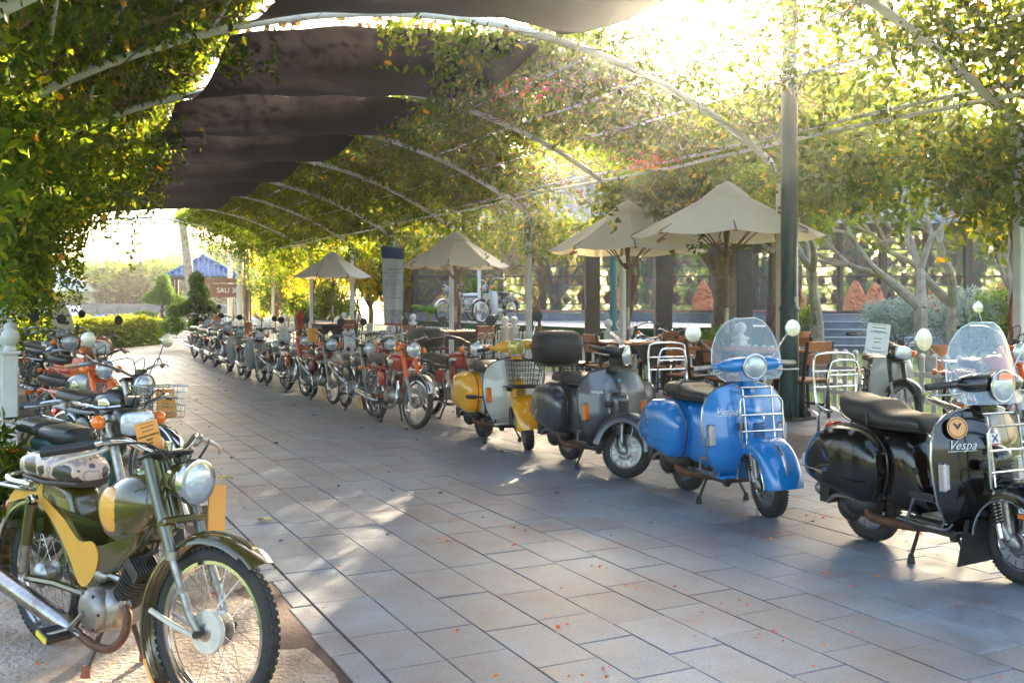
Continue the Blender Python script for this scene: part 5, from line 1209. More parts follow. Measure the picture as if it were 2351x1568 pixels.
V=scooter('yellow and ivory scooter with black wire basket on the front',(4.58,9.42,0),-92,-17,YELL,col2=IVORY,trim=BLACK,basket=True,seat='dip',blinkers=AMBER,word=None,mirrors=True,crash=True,hornm=YELL,yellowlamp=True,rimm=BLACK)
V.txt('PIAGGIO',.018,INK,frame((.484,0,.70),(0,1,0),(0,0,1)))
def moto(label,loc,rz,steer=0,r=.29,tw=.062,tank=None,frame_c=None,seat='long',shield=None,fend=CHROME,fork=None,ind=True,mir=1,exh='low',engine='up',side=None,cardm=None,cardxy=(0,0),cardz=.93,basket=False,topbox=False,fairing=None,rack=False,shell=None,lampr=.085,square=False,barh=.0,tall=0.,scale=1.,mcol=PLAST,grips=PLAST,seatm=LEATH,belly=None,name='motorcycle',cat='motorcycle',yflap=None,rearc=None,stand=True,lens_col=None,screen=False):
    V=Veh(name,label,cat,loc,rz,steer,(.32,.88),25,scale=scale); p=V.p
    fc=frame_c or BLACK; fk=fork or STEEL; side=side or fc; shell=shell or fc
    wheel(V,.60,r,r,tw,True); wheel(V,-.60,r,r,tw+.006,False,hubr=.055)
    p('brake_drum',B().lathe([(.0,-.05),(.062,-.048),(.065,-.02),(.06,0)],(.60,0,r),'y',18),STEEL,True)
    p('front_fender',B().fender(.60,r,r+.012,.022,tw*.5+.018,22,152,18,8,.002,2.4),fend,True)
    p('rear_fender',B().fender(-.60,r,r+.014,.03,tw*.5+.03,12,168,20,8,.002,2.4),rearc or fend)
    for sg in(-1,1):
        p('fork_tube',B().tube([(.305,sg*.078,.90),(.47,sg*.078,.55)],.024,10),fk,True); p('fork_slider',B().tube([(.46,sg*.078,.57),(.60,sg*.07,r-.02)],.019,10),STEEL,True)
        p('fender_stay',B().tube([(.60,sg*.06,r),(.60+(r+.02)*math.cos(R(40)),sg*.045,r+(r+.02)*math.sin(R(40)))],.004,5),CHROME,True)
    p('triple_clamp',B().box((.312,0,.895),(.07,.21,.025),rot=(0,-.4,0),bev=.008).box((.375,0,.76),(.06,.20,.025),rot=(0,-.4,0),bev=.008),fk if fork else BLACK,True)
    if fairing:
        f=p('cockpit_fairing',B().body([(.30,.84,1.0,.14),(.38,.80,1.03,.17),(.46,.82,.99,.16),(.50,.86,.95,.11)],18,3.2),fairing,True)
        p('headlamp',B().box((.50,0,.895),(.05,.19,.12),rot=(0,-.15,0),bev=.015),GREYP,True); p('lens',B().box((.522,0,.895),(.02,.165,.10),rot=(0,-.15,0),bev=.01),GLASSM,True)
    elif square:
        h=p('headlamp',B().body([(.34,.79,.91,.08),(.40,.775,.925,.10),(.46,.785,.915,.095),(.475,.80,.90,.085)],18,4),shell,True); p('lens',B().body([(.468,.79,.91,.092),(.485,.795,.905,.085),(.492,.81,.89,.06)],18,4),GLASSM,True,h)
    else: headlamp(V,(.445,0,.86+.0),lampr,shell,.11)
    z=.955+barh
    bar=bez([(.15,-.36,z+.01),(.26,-.28,z+.03),(.30,-.13,z-.01),(.31,0,.925),(.30,.13,z-.01),(.26,.28,z+.03),(.15,.36,z+.01)],5); p('handlebar',B().tube(bar,.011,8),CHROME if not shield else STEEL,True)
    for sg in(-1,1):
        p('grip',B().tube([(.175,sg*.335,z+.018),(.09,sg*.41,z+.0)],.017,10),grips,True)
        p('lever',B().tube(bez([(.25,sg*.29,z+.02),(.22,sg*.36,z+.01),(.15,sg*.42,z-.0)],3),.006,5),STEEL,True)
    for q in range(3): p('control_cable',B().tube(bez([(.24,.3-.26*q,z+.02),(.38,.14-.1*q,z+.06),(.36,.03-.03*q,.78)],5),.0045,5),RUB,True)
    p('speedometer',B().lathe([(.035,0),(.04,.03),(.036,.045),(0,.046)],(.33,.05,.93),n=14),BLACK,True)
    if ind:
        for sg in(-1,1):
            q=p('indicator',B().tube([(.37,sg*.08,.86),(.37,sg*.15,.86)],.007,6).lathe([(0,-.04),(.025,-.035),(.036,0)],(.385,sg*.165,.86),'x',14),CHROME,True); p('lens',B().lathe([(.036,0),(.033,.02),(.02,.036),(0,.04)],(.385,sg*.165,.86),'x',16),AMBER,True,q)
    for k in range(mir):
        sg=(-1,1)[k]; mirror(V,(.24,sg*.25,z+.03),(.22,sg*.33,z+.20),.055,disc=(1,.1*sg,.05),m=mcol)
    # frame
    if tank:
        p('backbone',B().tube(bez([(.30,0,.80),(.0,0,.66),(-.3,0,.61),(-.62,0,.62)],4),.026,8),fc)
        p('fuel_tank',B().body([(.27,.70,.75,.03),(.255,.66,.79,.075),(.18,.62,.825,.115),(.08,.60,.825,.13),(-.04,.60,.79,.122),(-.12,.615,.75,.085),(-.16,.64,.70,.03)],22,2.5),tank)
        for sg in(-1,1): 
            q=p('tank_panel',B().ell((.09,sg*.118,.705),(.10,.014,.055),14,8,rot=(0,-.12,0)),CHROME if tank is not CHROME else BLACK); p('knee_pad',B().ell((-.0,sg*.122,.69),(.06,.014,.05),12,8),RUB,parent=q)
        p('fuel_cap',B().lathe([(.03,0),(.03,.015),(.02,.022),(0,.022)],(.10,0,.822),n=14),CHROME)
        x1,sz=-.10,.715
    else:
        p('spine',B().body([(.32,.72,.84,.035),(.22,.60,.72,.045),(.08,.50,.60,.055),(-.08,.47,.58,.06),(-.2,.50,.66,.075),(-.3,.55,.70,.08),(-.6,.60,.70,.075)],16,2.8),frame_c or BLACK)
        x1,sz=-.16,.725
    p('down_tube',B().tube([(.28,0,.76),(.17,0,.36)],.018,8),fc)
    for sg in(-1,1):
        p('rear_frame_tube',B().tube(bez([(-.12,sg*.09,.62),(-.3,sg*.11,.62),(-.62,sg*.11,.64)],3),.012,6),fc); p('frame_strut',B().tube([(-.10,sg*.07,.28),(-.20,sg*.1,.45),(-.36,sg*.11,.62)],.013,6),fc)
        p('swing_arm',B().tube([(-.12,sg*.09,.29),(-.60,sg*.085,r)],.015,6),fc)
        springs(V,(-.44,sg*.125,.63),(-.57,sg*.12,r+.03),.027,CHROME,False,7)
        p('side_cover',B().ell((-.22,sg*.105,.51),(.11,.03,.085),16,8,e=2.6),side)
    # engine
    if engine=='up':
        E=p('crankcase',B().ell((.0,0,.32),(.17,.12,.10),18,10,e=2.6).lathe([(0,-.13),(.07,-.125),(.075,-.09)],(-.02,0,.32),'y',18).lathe([(.075,.09),(.07,.125),(0,.13)],(-.02,0,.32),'y',18),STEEL)
        b=B(); a=Vector((.06,0,.38)); d=Vector((.30,0,.95)).normalized(); M=d.to_track_quat('Z','Y').to_matrix()
        for k in range(9): q=a+d*(.022*k); b.lathe([(.0,0),(.068 if k<7 else .06,0),(.068 if k<7 else .06,.008),(.0,.009)],q,n=14,M=M)
        p('finned_cylinder',b,DARKM,parent=E); p('cylinder_head',B().ell(a+d*.22,(.06,.06,.04),12,8),STEEL,parent=E)
        ex0=(.17,-.05,.50)
    else:
        E=p('crankcase',B().ell((-.02,0,.30),(.16,.115,.085),18,10,e=2.8),STEEL)
        b=B()
        for k in range(8): b.lathe([(0,0),(.058,0),(.058,.008),(0,.009)],(.12+.02*k,0,.325),'x',14)
        p('finned_cylinder',b,DARKM,parent=E); p('cylinder_head',B().ell((.30,0,.33),(.035,.06,.06),12,8),STEEL,parent=E); ex0=(.26,-.03,.28)
    p('carburettor',B().ell((-.05,0,.45),(.06,.035,.04),10,8),STEEL)
    if exh=='low':
        X=p('exhaust_pipe',B().tube(bez([ex0,(ex0[0]+.05,-.09,.30),(.12,-.115,.20),(-.1,-.13,.20),(-.25,-.14,.24)],5),.017,8),CHROME); p('silencer',B().tube([(-.22,-.14,.235),(-.28,-.145,.245),(-.85,-.155,.31),(-.9,-.155,.315)],[.02,.038,.038,.024],12),CHROME,parent=X)
    else:
        X=p('exhaust_pipe',B().tube(bez([ex0,(.25,-.10,.36),(.14,-.13,.22),(-.02,-.14,.24),(-.06,-.145,.34),(-.14,-.15,.40)],5),.016,8),CHROME); p('silencer',B().tube([(-.12,-.15,.39),(-.18,-.155,.42),(-.72,-.17,.60),(-.76,-.17,.61)],[.02,.042,.042,.03],12),CHROME,parent=X)
        b=B()
        for k in range(6): 
            for j in range(2): b.box((-.25-.07*k,-.197-.002*k,.45+.0235*k+.0+.018*j),(.045,.004,.008),rot=(0,.33,0))
        p('heat_shield_slots',b,BLACK,parent=X,smooth=False,kind='stuff')
    p('footrest_bar',B().tube([(-.06,-.26,.25),(-.06,.26,.25)],.011,6),BLACK)
    for sg in(-1,1): p('footrest_rubber',B().tube([(-.06,sg*.17,.25),(-.06,sg*.27,.25)],.018,8),RUB)
    p('chain_case',B().box((-.32,.085,.30),(.50,.022,.075),bev=.02),side if tank is None else CHROME)
    p('gear_pedal',B().tube([(.06,.14,.25),(-.02,.14,.24),(-.12,.14,.26)],.007,6),STEEL)
    if stand:
        for sg in(-1,1): 
            q=p('stand_leg',B().tube([(-.10,sg*.07,.24),(-.16,sg*.13,.02)],.012,8),BLACK); p('stand_foot',B().tube([(-.15,sg*.13,.015),(-.20,sg*.14,.012)],.014,6),BLACK,parent=q)
    # seat(s)
    if seat=='long': p('seat',B().body([(x1,sz-.02,sz+.02,.06),(x1-.03,sz-.04,sz+.045,.10),(-.3,sz-.045,sz+.045,.12),(-.5,sz-.04,sz+.06,.125),(-.66,sz-.03,sz+.065,.11),(-.70,sz,sz+.045,.06)],20,3.2),seatm)
    elif seat=='stub':
        p('seat',B().body([(x1,sz-.03,sz+.01,.06),(x1-.02,sz-.05,sz+.05,.10),(-.22,sz-.05,sz+.055,.125),(-.34,sz-.05,sz+.06,.135),(-.42,sz-.04,sz+.045,.11),(-.44,sz-.02,sz+.02,.06)],20,3),seatm)
        b=B(); 
        for y in(-.1,-.035,.035,.1): b.tube([(-.48,y,sz-.0),(-.80,y,sz+.0)],.007,6)
        for x in(-.48,-.64,-.80): b.tube([(x,-.11,sz),(x,.11,sz)],.007,6)
        p('carrier',b,CHROME)
    else:
        p('seat',B().body([(x1+.03,sz-.02,sz+.02,.05),(x1,sz-.04,sz+.05,.09),(-.28,sz-.04,sz+.05,.125),(-.40,sz-.03,sz+.055,.12),(-.44,sz,sz+.03,.06)],20,2.8),seatm)
        p('rear_pad',B().body([(-.50,sz-.0,sz+.03,.07),(-.52,sz-.02,sz+.055,.10),(-.74,sz-.02,sz+.06,.10),(-.77,sz,sz+.03,.06)],16,3),seatm)
    if rack: p('luggage_rack',B().tube([(-.62,-.12,sz+.04),(-.90,-.12,sz+.05),(-.90,.12,sz+.05),(-.62,.12,sz+.04)],.009,6).tube([(-.76,-.12,sz+.045),(-.76,.12,sz+.045)],.007,6),CHROME)
    p('tail_lamp',B().body([(-.80,.55,.61,.04),(-.86,.545,.62,.045),(-.885,.56,.605,.035)],12,3),REDL); p('number_plate',B().box((-.90,0,.47),(.006,.17,.12),rot=(0,-.2,0)),GREYP,smooth=False)
    if ind:
        for sg in(-1,1): p('rear_indicator',B().tube([(-.78,0,.60),(-.78,sg*.13,.60)],.006,6).ell((-.79,sg*.15,.60),(.035,.03,.03),12,8),AMBER)
    if shield:
        for sg in(-1,1):
            def f(u,v): z=.80-.56*u; return (.30-.10*u+.05*math.sin(u*3)-.10*v*v,sg*(.045+.17*v*interp([(0,.75),(.2,.95),(.5,1),(.85,.8),(1,.35)],u)),z-.02*v)
            p('leg_shield',B().grid(f,14,8,.004),shield)
        p('shield_bridge',B().ell((.30,0,.70),(.03,.055,.12),12,8),shield)
    if basket:
        b=B()
        def bk(u,v,z): w=.17*(.85+.15*(z-.62)/.24); return (.60+.11*u,w*v,z)
        for i in range(6): b.tube([bk(-1,-1,.64+.045*i),bk(1,-1,.64+.045*i),bk(1,1,.64+.045*i),bk(-1,1,.64+.045*i)],.0028 if i<5 else .005,4,closed=True)
        for k in range(9): v=-1+k*.25; b.tube([bk(-1,v,.865),bk(-1,v,.64),bk(1,v,.64),bk(1,v,.865)],.0026,4)
        for k in range(1,6): u=-1+k*.333; b.tube([bk(u,-1,.865),bk(u,-1,.64),bk(u,1,.64),bk(u,1,.865)],.0026,4)
        p('wire_basket',b,CHROME,True)
    if topbox:
        rings=[]
        for z,hx,hy in((.83,.13,.15),(.85,.16,.18),(.93,.19,.21),(.965,.20,.22),(.98,.195,.215),(1.05,.18,.20),(1.08,.14,.15),(1.085,.08,.09)):
            rings.append([(-.74+hx*math.copysign(abs(math.cos(2*PI*k/24))**.55,math.cos(2*PI*k/24)),hy*math.copysign(abs(math.sin(2*PI*k/24))**.55,math.sin(2*PI*k/24)),z) for k in range(24)])
        p('top_box',B().loft(rings),PLAST); p('box_carrier',B().box((-.72,0,.81),(.3,.22,.03),bev=.01),BLACK,smooth=False)
    if belly: p('leg_guard',B().tube(bez([(.22,-.08,.60),(.24,-.24,.50),(.18,-.24,.30),(.08,-.1,.25)],4),.012,6),CHROME)
    if yflap: p('hanging_flap',B().grid(lambda u,v:(.02+.13*v*(1+.3*u)-.02*u,-.02+.02*u,.20-.15*u),4,4,.004),yflap)
    if screen: p('fly_screen',B().grid(lambda u,v:(.45-.16*u,(v-.5)*.30*(1-.5*u*u),.94+.36*u),10,8,.004),mat('cream_screen',(.75,.68,.48),.25,alpha=.85),True)
    if cardm: card(V,(.40+cardxy[0],cardxy[1],cardz+barh),.16,.21,(0,1,0),(-.25,0,1),cardm,[],True)
    return V
RED=paint('red_enamel',(.50,.03,.010)); ORG=paint('orange_red_enamel',(.88,.13,.008)); MAR=paint('brown_red_enamel',(.26,.045,.025)); SLV=mat('silver_enamel',(.46,.45,.43),.3,.6,.6,noise=(10,.4)); DGR=paint('dark_green_enamel',(.018,.048,.05)); TAUPE=mat('taupe_metallic',(.20,.17,.14),.3,.5,.7,noise=(10,.4)); TAN=paint('tan_enamel',(.42,.15,.07)); LGR=mat('light_grey_shield',(.42,.43,.42),.4,noise=(4,.5,(.30,.30,.28))); DBL=paint('dark_blue_enamel',(.01,.02,.05)); OLV=paint('dark_olive_enamel',(.045,.045,.028)); WHT=paint('white_enamel',(.66,.68,.72),.3)
YFL=mat('yellow_rag',(.80,.42,.05),.9)
def mr(u,v,X=None,side=0.): 
    return G(u,v)
# right hand row, from near to far
moto('orange red motorcycle with chrome front fender, first in line behind the yellow scooter',(4.17,11.55,0),-88,11,tank=RED,frame_c=RED,fork=ORG,seat='long',side=RED,shell=BLACK,mir=0,barh=.03,ind=True,scale=1.06)
moto('red motorcycle with a black top case, half hidden behind the yellow scooter',(4.98,11.6,0),-82,0,tank=RED,frame_c=BLACK,topbox=True,mir=1,side=RED,barh=.03,scale=1.05)
moto('taupe and chrome tank motorcycle with upswept exhaust and a pale blue card',(4.17,13.05,0),-90,4,tank=TAUPE,frame_c=OLV,side=TAUPE,seat='stub',exh='high',ind=False,mir=1,cardm=TAGW,cardxy=(-.12,-.22),yflap=YFL,barh=.05)
moto('brown red motorcycle with upswept exhaust and an orange card on its bars',(4.15,14.75,0),-90,6,tank=MAR,frame_c=MAR,side=MAR,seat='stub',exh='high',ind=True,mir=1,cardm=TAGO,cardxy=(-.1,-.24),yflap=YFL,barh=.05)
moto('red step through motorcycle with twin amber indicators standing behind the brown red one',(4.95,14.5,0),-88,0,tank=RED,frame_c=RED,side=RED,mir=2,cardm=TAGW,cardxy=(-.1,0),barh=.03)
moto('bright red motorcycle with silver forks and a grey card, left of the brown red one',(4.13,16.2,0),-90,8,tank=SLV,frame_c=RED,fork=ORG,side=RED,seat='stub',exh='low',ind=False,mir=1,cardm=TAGW,cardxy=(-.1,-.3),barh=.02)
moto('black small motorcycle with silver tank and tan side covers',(4.18,17.75,0),-86,12,tank=SLV,frame_c=BLACK,side=TAN,seat='stub',exh='high',ind=False,mir=0,barh=.02,seatm=mat('pale_seat',(.30,.29,.26),.5))
moto('grey leg shield moped with amber indicators on its bars',(4.1,19.3,0),-90,6,shield=LGR,frame_c=DBL,fend=DBL,engine='flat',seat='twin',mir=2,side=LGR,barh=.03,name='moped',cat='moped')
moto('moped with a chrome wire basket and pale leg shields, next to last but two',(4.12,21.2,0),-90,2,shield=LGR,frame_c=BLACK,fend=BLACK,engine='flat',seat='twin',mir=1,basket=True,barh=.05,side=LGR,name='moped',cat='moped',cardm=TAGO,cardxy=(-.1,.2))
moto('second farthest dark motorcycle of the right row with large round lamp',(4.25,23.3,0),-86,0,tank=BLACK,frame_c=BLACK,fend=CHROME,lampr=.11,mir=1,barh=.08,scale=1.08,belly=True)
moto('dark motorcycle with an orange card, third from the far end of the right row',(4.35,25.3,0),-84,0,tank=BLACK,frame_c=BLACK,lampr=.11,mir=1,barh=.08,cardm=TAGO,scale=1.08)
moto('farthest dark motorcycle of the right row beside the topiary tree',(4.5,27.6,0),-82,0,tank=SLV,frame_c=BLACK,lampr=.11,mir=2,barh=.1,scale=1.1,belly=True)
# behind, on the raised walk at the right
moto('dark green moped with ivory leg shields on the raised walk behind the black scooter',(7.86,7.36,.15),-124,22,r=.29,shield=IVORY,frame_c=OLV,fend=OLV,engine='flat',square=True,shell=OLV,ind=True,mir=0,cardm=None,seat='twin',barh=.0,side=OLV,fork=OLV,name='moped',cat='moped',scale=.98)
V=moto('bright orange small motorcycle at the right edge on the raised walk',(8.35,6.55,.15),-112,14,tank=ORG,frame_c=ORG,fork=ORG,side=ORG,engine='flat',mir=1,barh=.08,fend=CHROME,mcol=CHROME,seat='stub')
# white card of the green moped
p_=L((2015-1175.5)/2305*9.0,9.0,0); 
Vc=Veh('information_card','white printed card hanging from the left grip of the dark green moped','card',(p_[0],p_[1],1.14),-118); card(Vc,(0,0,0),.20,.27,(0.1,1,-.12),(0,.12,1),mat('white_card',(.78,.78,.76),.5),[('SUZUKI FR 50',.024,.21)],False)
# left row, near to far
moto('dark green step through moped with twin black seats, right behind the olive moped',(.38,5.80,0),-68,2,r=.29,frame_c=DGR,side=DGR,fend=IVORY,rearc=IVORY,engine='flat',square=True,shell=BLACK,ind=True,mir=0,seat='twin',rack=True,name='moped',cat='moped',barh=-.02)
moto('black motorcycle with wire basket and round mirrors in the left row',(.66,8.1,0),-66,6,tank=BLACK,frame_c=BLACK,basket=True,mir=2,mcol=CHROME,grips=mat('tan_grip',(.62,.30,.13),.6),cardm=TAGO,cardxy=(.26,.03),cardz=.71,fend=CHROME,barh=.03,ind=False)
moto('orange motorcycle with silver tank and round amber indicators in the left row',(.56,10.1,0),-68,4,tank=SLV,frame_c=ORG,fork=ORG,side=WHT,fend=SLV,mir=0,ind=True,barh=.05,shell=ORG,rearc=SLV)
moto('red leg shield moped with brown cockpit fairing in the left row',(.72,13.0,0),-70,4,frame_c=ORG,shield=ORG,side=ORG,fend=ORG,engine='flat',fairing=TAN,mir=2,ind=True,seat='long',name='moped',cat='moped',barh=.05,scale=1.05)
moto('black cruiser with long seat in the left row, in front of the cream windscreen',(.5,15.0,0),-70,0,tank=DBL,frame_c=BLACK,mir=1,ind=True,scale=1.1,lampr=.10)
moto('farthest black motorcycle of the left row with a cream fly screen',(.5,16.9,0),-70,0,tank=BLACK,frame_c=BLACK,screen=True,mir=2,scale=1.12,lampr=.10)
# on the stage
moto('black motorcycle with long white leg shields on the turf stage',tuple(L((1139-1175.5)/2305*26,26,.95)),-154,-8,tank=None,frame_c=BLACK,shield=WHT,fend=BLACK,engine='flat',mir=0,ind=True,seat='stub',scale=1.05,barh=.1)
moto('pale grey and white motorcycle behind, at the left of the turf stage',tuple(L((1052-1175.5)/2305*28.3,28.3,.95)),-156,0,tank=WHT,frame_c=SLV,side=SLV,fend=WHT,mir=1,ind=True,seat='long',scale=1.05,seatm=mat('white_seat',(.6,.6,.58),.5))
moto('dark motorcycle parked behind the fence, seen over the long table',tuple(L((1480-1175.5)/2305*17.5,17.5,.1)),-160,0,tank=BLACK,frame_c=BLACK,mir=1,barh=.05)
moto('dark motorcycle with glossy tank parked behind the fence by the pergola post',tuple(L((1568-1175.5)/2305*17.0,17.0,.05)),-165,0,tank=BLK,frame_c=BLACK,mir=0)
# ---------------------------------------------------------------- olive moped in the foreground
OL=mat('olive_enamel',(.072,.056,.009),.16,0,1.,noise=(5,.25,(.035,.03,.008))); OCH=paint('ochre_enamel',(.80,.37,.055),.3)
CAMO=bpy.data.materials.new('camouflage_vinyl'); CAMO.use_nodes=True; N=CAMO.node_tree.nodes; K=CAMO.node_tree.links; b_=N['Principled BSDF']; b_.inputs['Roughness'].default_value=.28; b_.inputs['Coat Weight'].default_value=.4
tc=N.new('ShaderNodeTexCoord'); n1=N.new('ShaderNodeTexNoise'); n1.inputs['Scale'].default_value=13; n1.inputs['Detail'].default_value=1.5; K.new(tc.outputs['Object'],n1.inputs['Vector'])
cr=N.new('ShaderNodeValToRGB'); cr.color_ramp.interpolation='CONSTANT'; e=cr.color_ramp.elements; e[0].position=0; e[0].color=(.045,.035,.03,1); e[1].position=.44; e[1].color=(.62,.42,.33,1); q=e.new(.54); q.color=(.35,.26,.24,1); q=e.new(.60); q.color=(.60,.44,.36,1)
K.new(n1.outputs[0],cr.inputs[0]); K.new(cr.outputs[0],b_.inputs['Base Color'])
V=Veh('moped','olive green vintage moped with ochre panels and camouflage seat in the left foreground','moped',(.385,4.22,0),-65,10,(.31,.86),24); p=V.p
r=.29
wheel(V,.60,r,r,.056,True,36,tread=True,hubr=.062); wheel(V,-.60,r,r,.056,False,36,tread=True,hubr=.055)
p('brake_drum',B().lathe([(0,-.052),(.03,-.05),(.075,-.046),(.078,-.03),(.07,-.02)],(.60,0,r),'y',24),mat('pale_drum',(.72,.68,.58),.4,noise=(20,.5)),True)
p('brake_arm',B().tube([(.60,-.06,r),(.50,-.07,r+.04),(.46,-.07,r+.05)],.007,6),STEEL,True); p('torque_arm',B().tube([(.58,-.06,r-.02),(.47,-.075,r+.01),(.35,-.075,r+.045)],.010,8),mat('pale_arm',(.6,.55,.45),.5),True)
F=p('front_fender',B().fender(.60,r,r+.018,.032,.062,62,222,34,12,.003,2.3),OL,True)
p('fender_bead',B().tube([(.60+(r+.052)*math.cos(R(a)),0,r+(r+.052)*math.sin(R(a))) for a in range(64,222,8)],.006,6),OL,True,F)
p('fender_tip',B().fender(.60,r,r+.014,.040,.066,206,226,6,12,.003,2.3),OCH,True,F)
p('mud_flap',B().grid(lambda u,v:(.60+(r+.03)*math.cos(R(222))-.01*u,(v-.5)*.12,r+(r+.03)*math.sin(R(222))-.05*u+.01),3,4,.004),RUB,True,F)
p('fender_lip',B().fender(.60,r,r+.030,.022,.060,50,62,6,12,.003,2.3,flare=.0),OL,True,F)
for sg in(-1,1):
    p('fork_tube',B().tube([(.295,sg*.082,.875),(.335,sg*.082,.79),(.455,sg*.082,.53)],.021,12),mat('olive_grey_metal',(.16,.16,.13),.3,.6,.3),True)
    p('fork_slider',B().tube([(.45,sg*.082,.545),(.555,sg*.082,.35),(.60,sg*.07,r-.01)],[.016,.016,.011],10),STEEL,True)
    p('fork_clamp',B().lathe([(.024,0),(.024,.03)],(.452,sg*.082,.53),n=12),STEEL,True)
    p('fork_collar',B().lathe([(.021,0),(.021,.022)],(.51,sg*.082,.42),n=12),STEEL,True)
    p('axle_nut',B().lathe([(0,-.012),(.013,-.012),(.013,.012),(0,.012)],(.60,sg*.085,r),'y',6),DARKM,True)
p('upper_clamp',B().box((.30,0,.885),(.07,.22,.016),rot=(0,-.4,0),bev=.006),DARKM,True)
p('lower_clamp',B().box((.405,0,.655),(.05,.21,.03),rot=(0,-.4,0),bev=.008),OL,True)
p('head_tube',B().tube([(.27,0,.88),(.38,0,.62)],.032,14),OL)
p('head_gusset',B().body([(.36,.60,.66,.03),(.30,.56,.74,.04),(.22,.54,.78,.055),(.14,.52,.70,.06)],14),OL)
p('headlamp',B().lathe([(0,-.13),(.035,-.125),(.062,-.09),(.074,-.03),(.078,0)],(.46,0,.80),'x',28),OL,True)
hl=p('headlamp_bracket',B().box((.40,-.06,.80),(.09,.01,.05),rot=(0,.2,0)).box((.40,.06,.80),(.09,.01,.05),rot=(0,.2,0)),OL,True)
q=p('lamp_rim',B().lathe([(.078,-.03),(.083,-.02),(.086,.0),(.082,.014),(.074,.016)],(.465,0,.80),'x',30),CHROME,True); p('lens',B().lathe([(.074,.008),(.06,.022),(.03,.030),(0,.032)],(.465,0,.80),'x',30),GLASSM,True,q)
bar=bez([(.14,-.30,.915),(.20,-.25,.93),(.27,-.17,.945),(.305,-.08,.90),(.31,0,.895),(.305,.08,.90),(.27,.17,.945),(.20,.25,.93),(.14,.30,.915)],5)
p('handlebar',B().tube(bar,.0125,12),CHROME,True)
for sg in(-1,1):
    p('grip',B().tube([(.21,sg*.245,.93),(.17,sg*.275,.92),(.11,sg*.325,.905),(.07,sg*.36,.896)],[.0165,.018,.0175,.019],14),PLAST if sg<0 else STEEL,True)
    p('lever_clamp',B().lathe([(.021,0),(.021,.03)],(.225,sg*.23,.93),n=12,M=Vector((.5,-sg,.1)).to_track_quat('Z','Y').to_matrix()),STEEL,True)
    p('brake_lever',B().tube(bez([(.25,sg*.22,.93),(.27,sg*.27,.91),(.22,sg*.35,.885),(.18,sg*.39,.86)],5),[.010]*5+[.007]*11,8),mat('cream_lever',(.55,.50,.42),.4,.5),True)
for k in range(4): p('control_cable',B().tube(bez([(.25,(-.26,.26,-.1,.15)[k],.925),(.36,(-.12,.14,-.03,.06)[k],.93-.02*k),(.36,(-.02,.04,.02,-.05)[k],.78),(.22,(-.05,.05,-.02,.03)[k],.52)],6),.0045,6),RUB,True if k<4 else False)
p('speedometer_stub',B().tube([(.31,.0,.90),(.31,0,.935)],.016,10),CHROME,True)
# tank and pressed body
p('fuel_tank',B().ell((.115,0,.665),(.20,.118,.128),28,18,rot=(0,-.38,0),e=2.25),OL)
p('tank_seam',B().torus((.115,0,.665),.1,.001,'y',8,3),OL)
p('tank_oval',B().ell((.085,-.096,.668),(.080,.0285,.088),26,14,rot=(0,.25,0)),OCH); p('tank_oval',B().ell((.085,.096,.668),(.080,.0285,.088),26,14,rot=(0,.25,0)),OCH)
p('fuel_cap',B().lathe([(.03,0),(.03,.018),(.02,.026),(0,.026)],(.16,0,.80),n=16),CHROME)
body=smooth2([(-.86,.50),(-.80,.62),(-.66,.70),(-.50,.725),(-.36,.71),(-.29,.68),(-.25,.60),(-.17,.535),(-.04,.53),(.06,.60),(.20,.60),(.18,.52),(.08,.44),(.0,.40),(-.06,.36),(-.10,.285),(-.18,.265),(-.26,.30),(-.31,.40),(-.37,.50),(-.48,.585),(-.62,.61),(-.74,.57),(-.82,.46)],4)
def shell2(pts,hw,ins):
    b=B(); P=[Vector(q) for q in pts]; m=len(P); rings=[]
    for y,o in((-hw,ins),(-hw*.93,ins*.45),(-hw*.75,ins*.08),(-hw*.4,0),(hw*.4,0),(hw*.75,ins*.08),(hw*.93,ins*.45),(hw,ins)):
        r_=[]
        for i in range(m):
            e=(P[(i+1)%m]-P[i-1]).normalized(); r_.append((P[i].x-e.y*o,y,P[i].y+e.x*o))
        rings.append(r_)
    return b.loft(rings)
p('pressed_body',shell2(body,.070,.022),OL)
p('rear_fender',B().fender(-.60,r,r+.020,.035,.072,20,196,34,12,.003,2.6),OL)
sw_=smooth2([(-.80,.585),(-.72,.655),(-.58,.655),(-.545,.665),(-.47,.74),(-.50,.66),(-.44,.625),(-.32,.575),(-.20,.505),(-.10,.515),(-.055,.475),(-.075,.40),(-.14,.335),(-.20,.335),(-.28,.43),(-.38,.53),(-.50,.60),(-.64,.62)],4)
for sg in(-1,1): p('ochre_side_panel',B().plate(sw_,sg*.0705,sg*.0745) if sg<0 else B().plate(sw_,.0705,.0745),OCH,smooth=False)
p('saddle',B().body([(-.22,.735,.765,.05),(-.235,.725,.80,.08),(-.30,.72,.825,.105),(-.42,.72,.835,.125),(-.54,.72,.835,.13),(-.60,.725,.825,.12),(-.635,.74,.80,.07)],24,2.8),CAMO)
p('saddle_base',B().body([(-.23,.705,.74,.07),(-.42,.70,.735,.115),(-.62,.705,.74,.10)],18,3),mat('dark_seat_base',(.05,.03,.025),.5))
p('grab_rail',B().tube(bez([(-.50,-.12,.70),(-.66,-.13,.705),(-.76,-.09,.71),(-.78,0,.715),(-.76,.09,.71),(-.66,.13,.705),(-.50,.12,.70)],4),.011,8),CHROME)
p('rear_carrier',B().tube([(-.6,-.09,.665),(-.86,-.09,.66),(-.86,.09,.66),(-.6,.09,.665)],.009,6),CHROME)
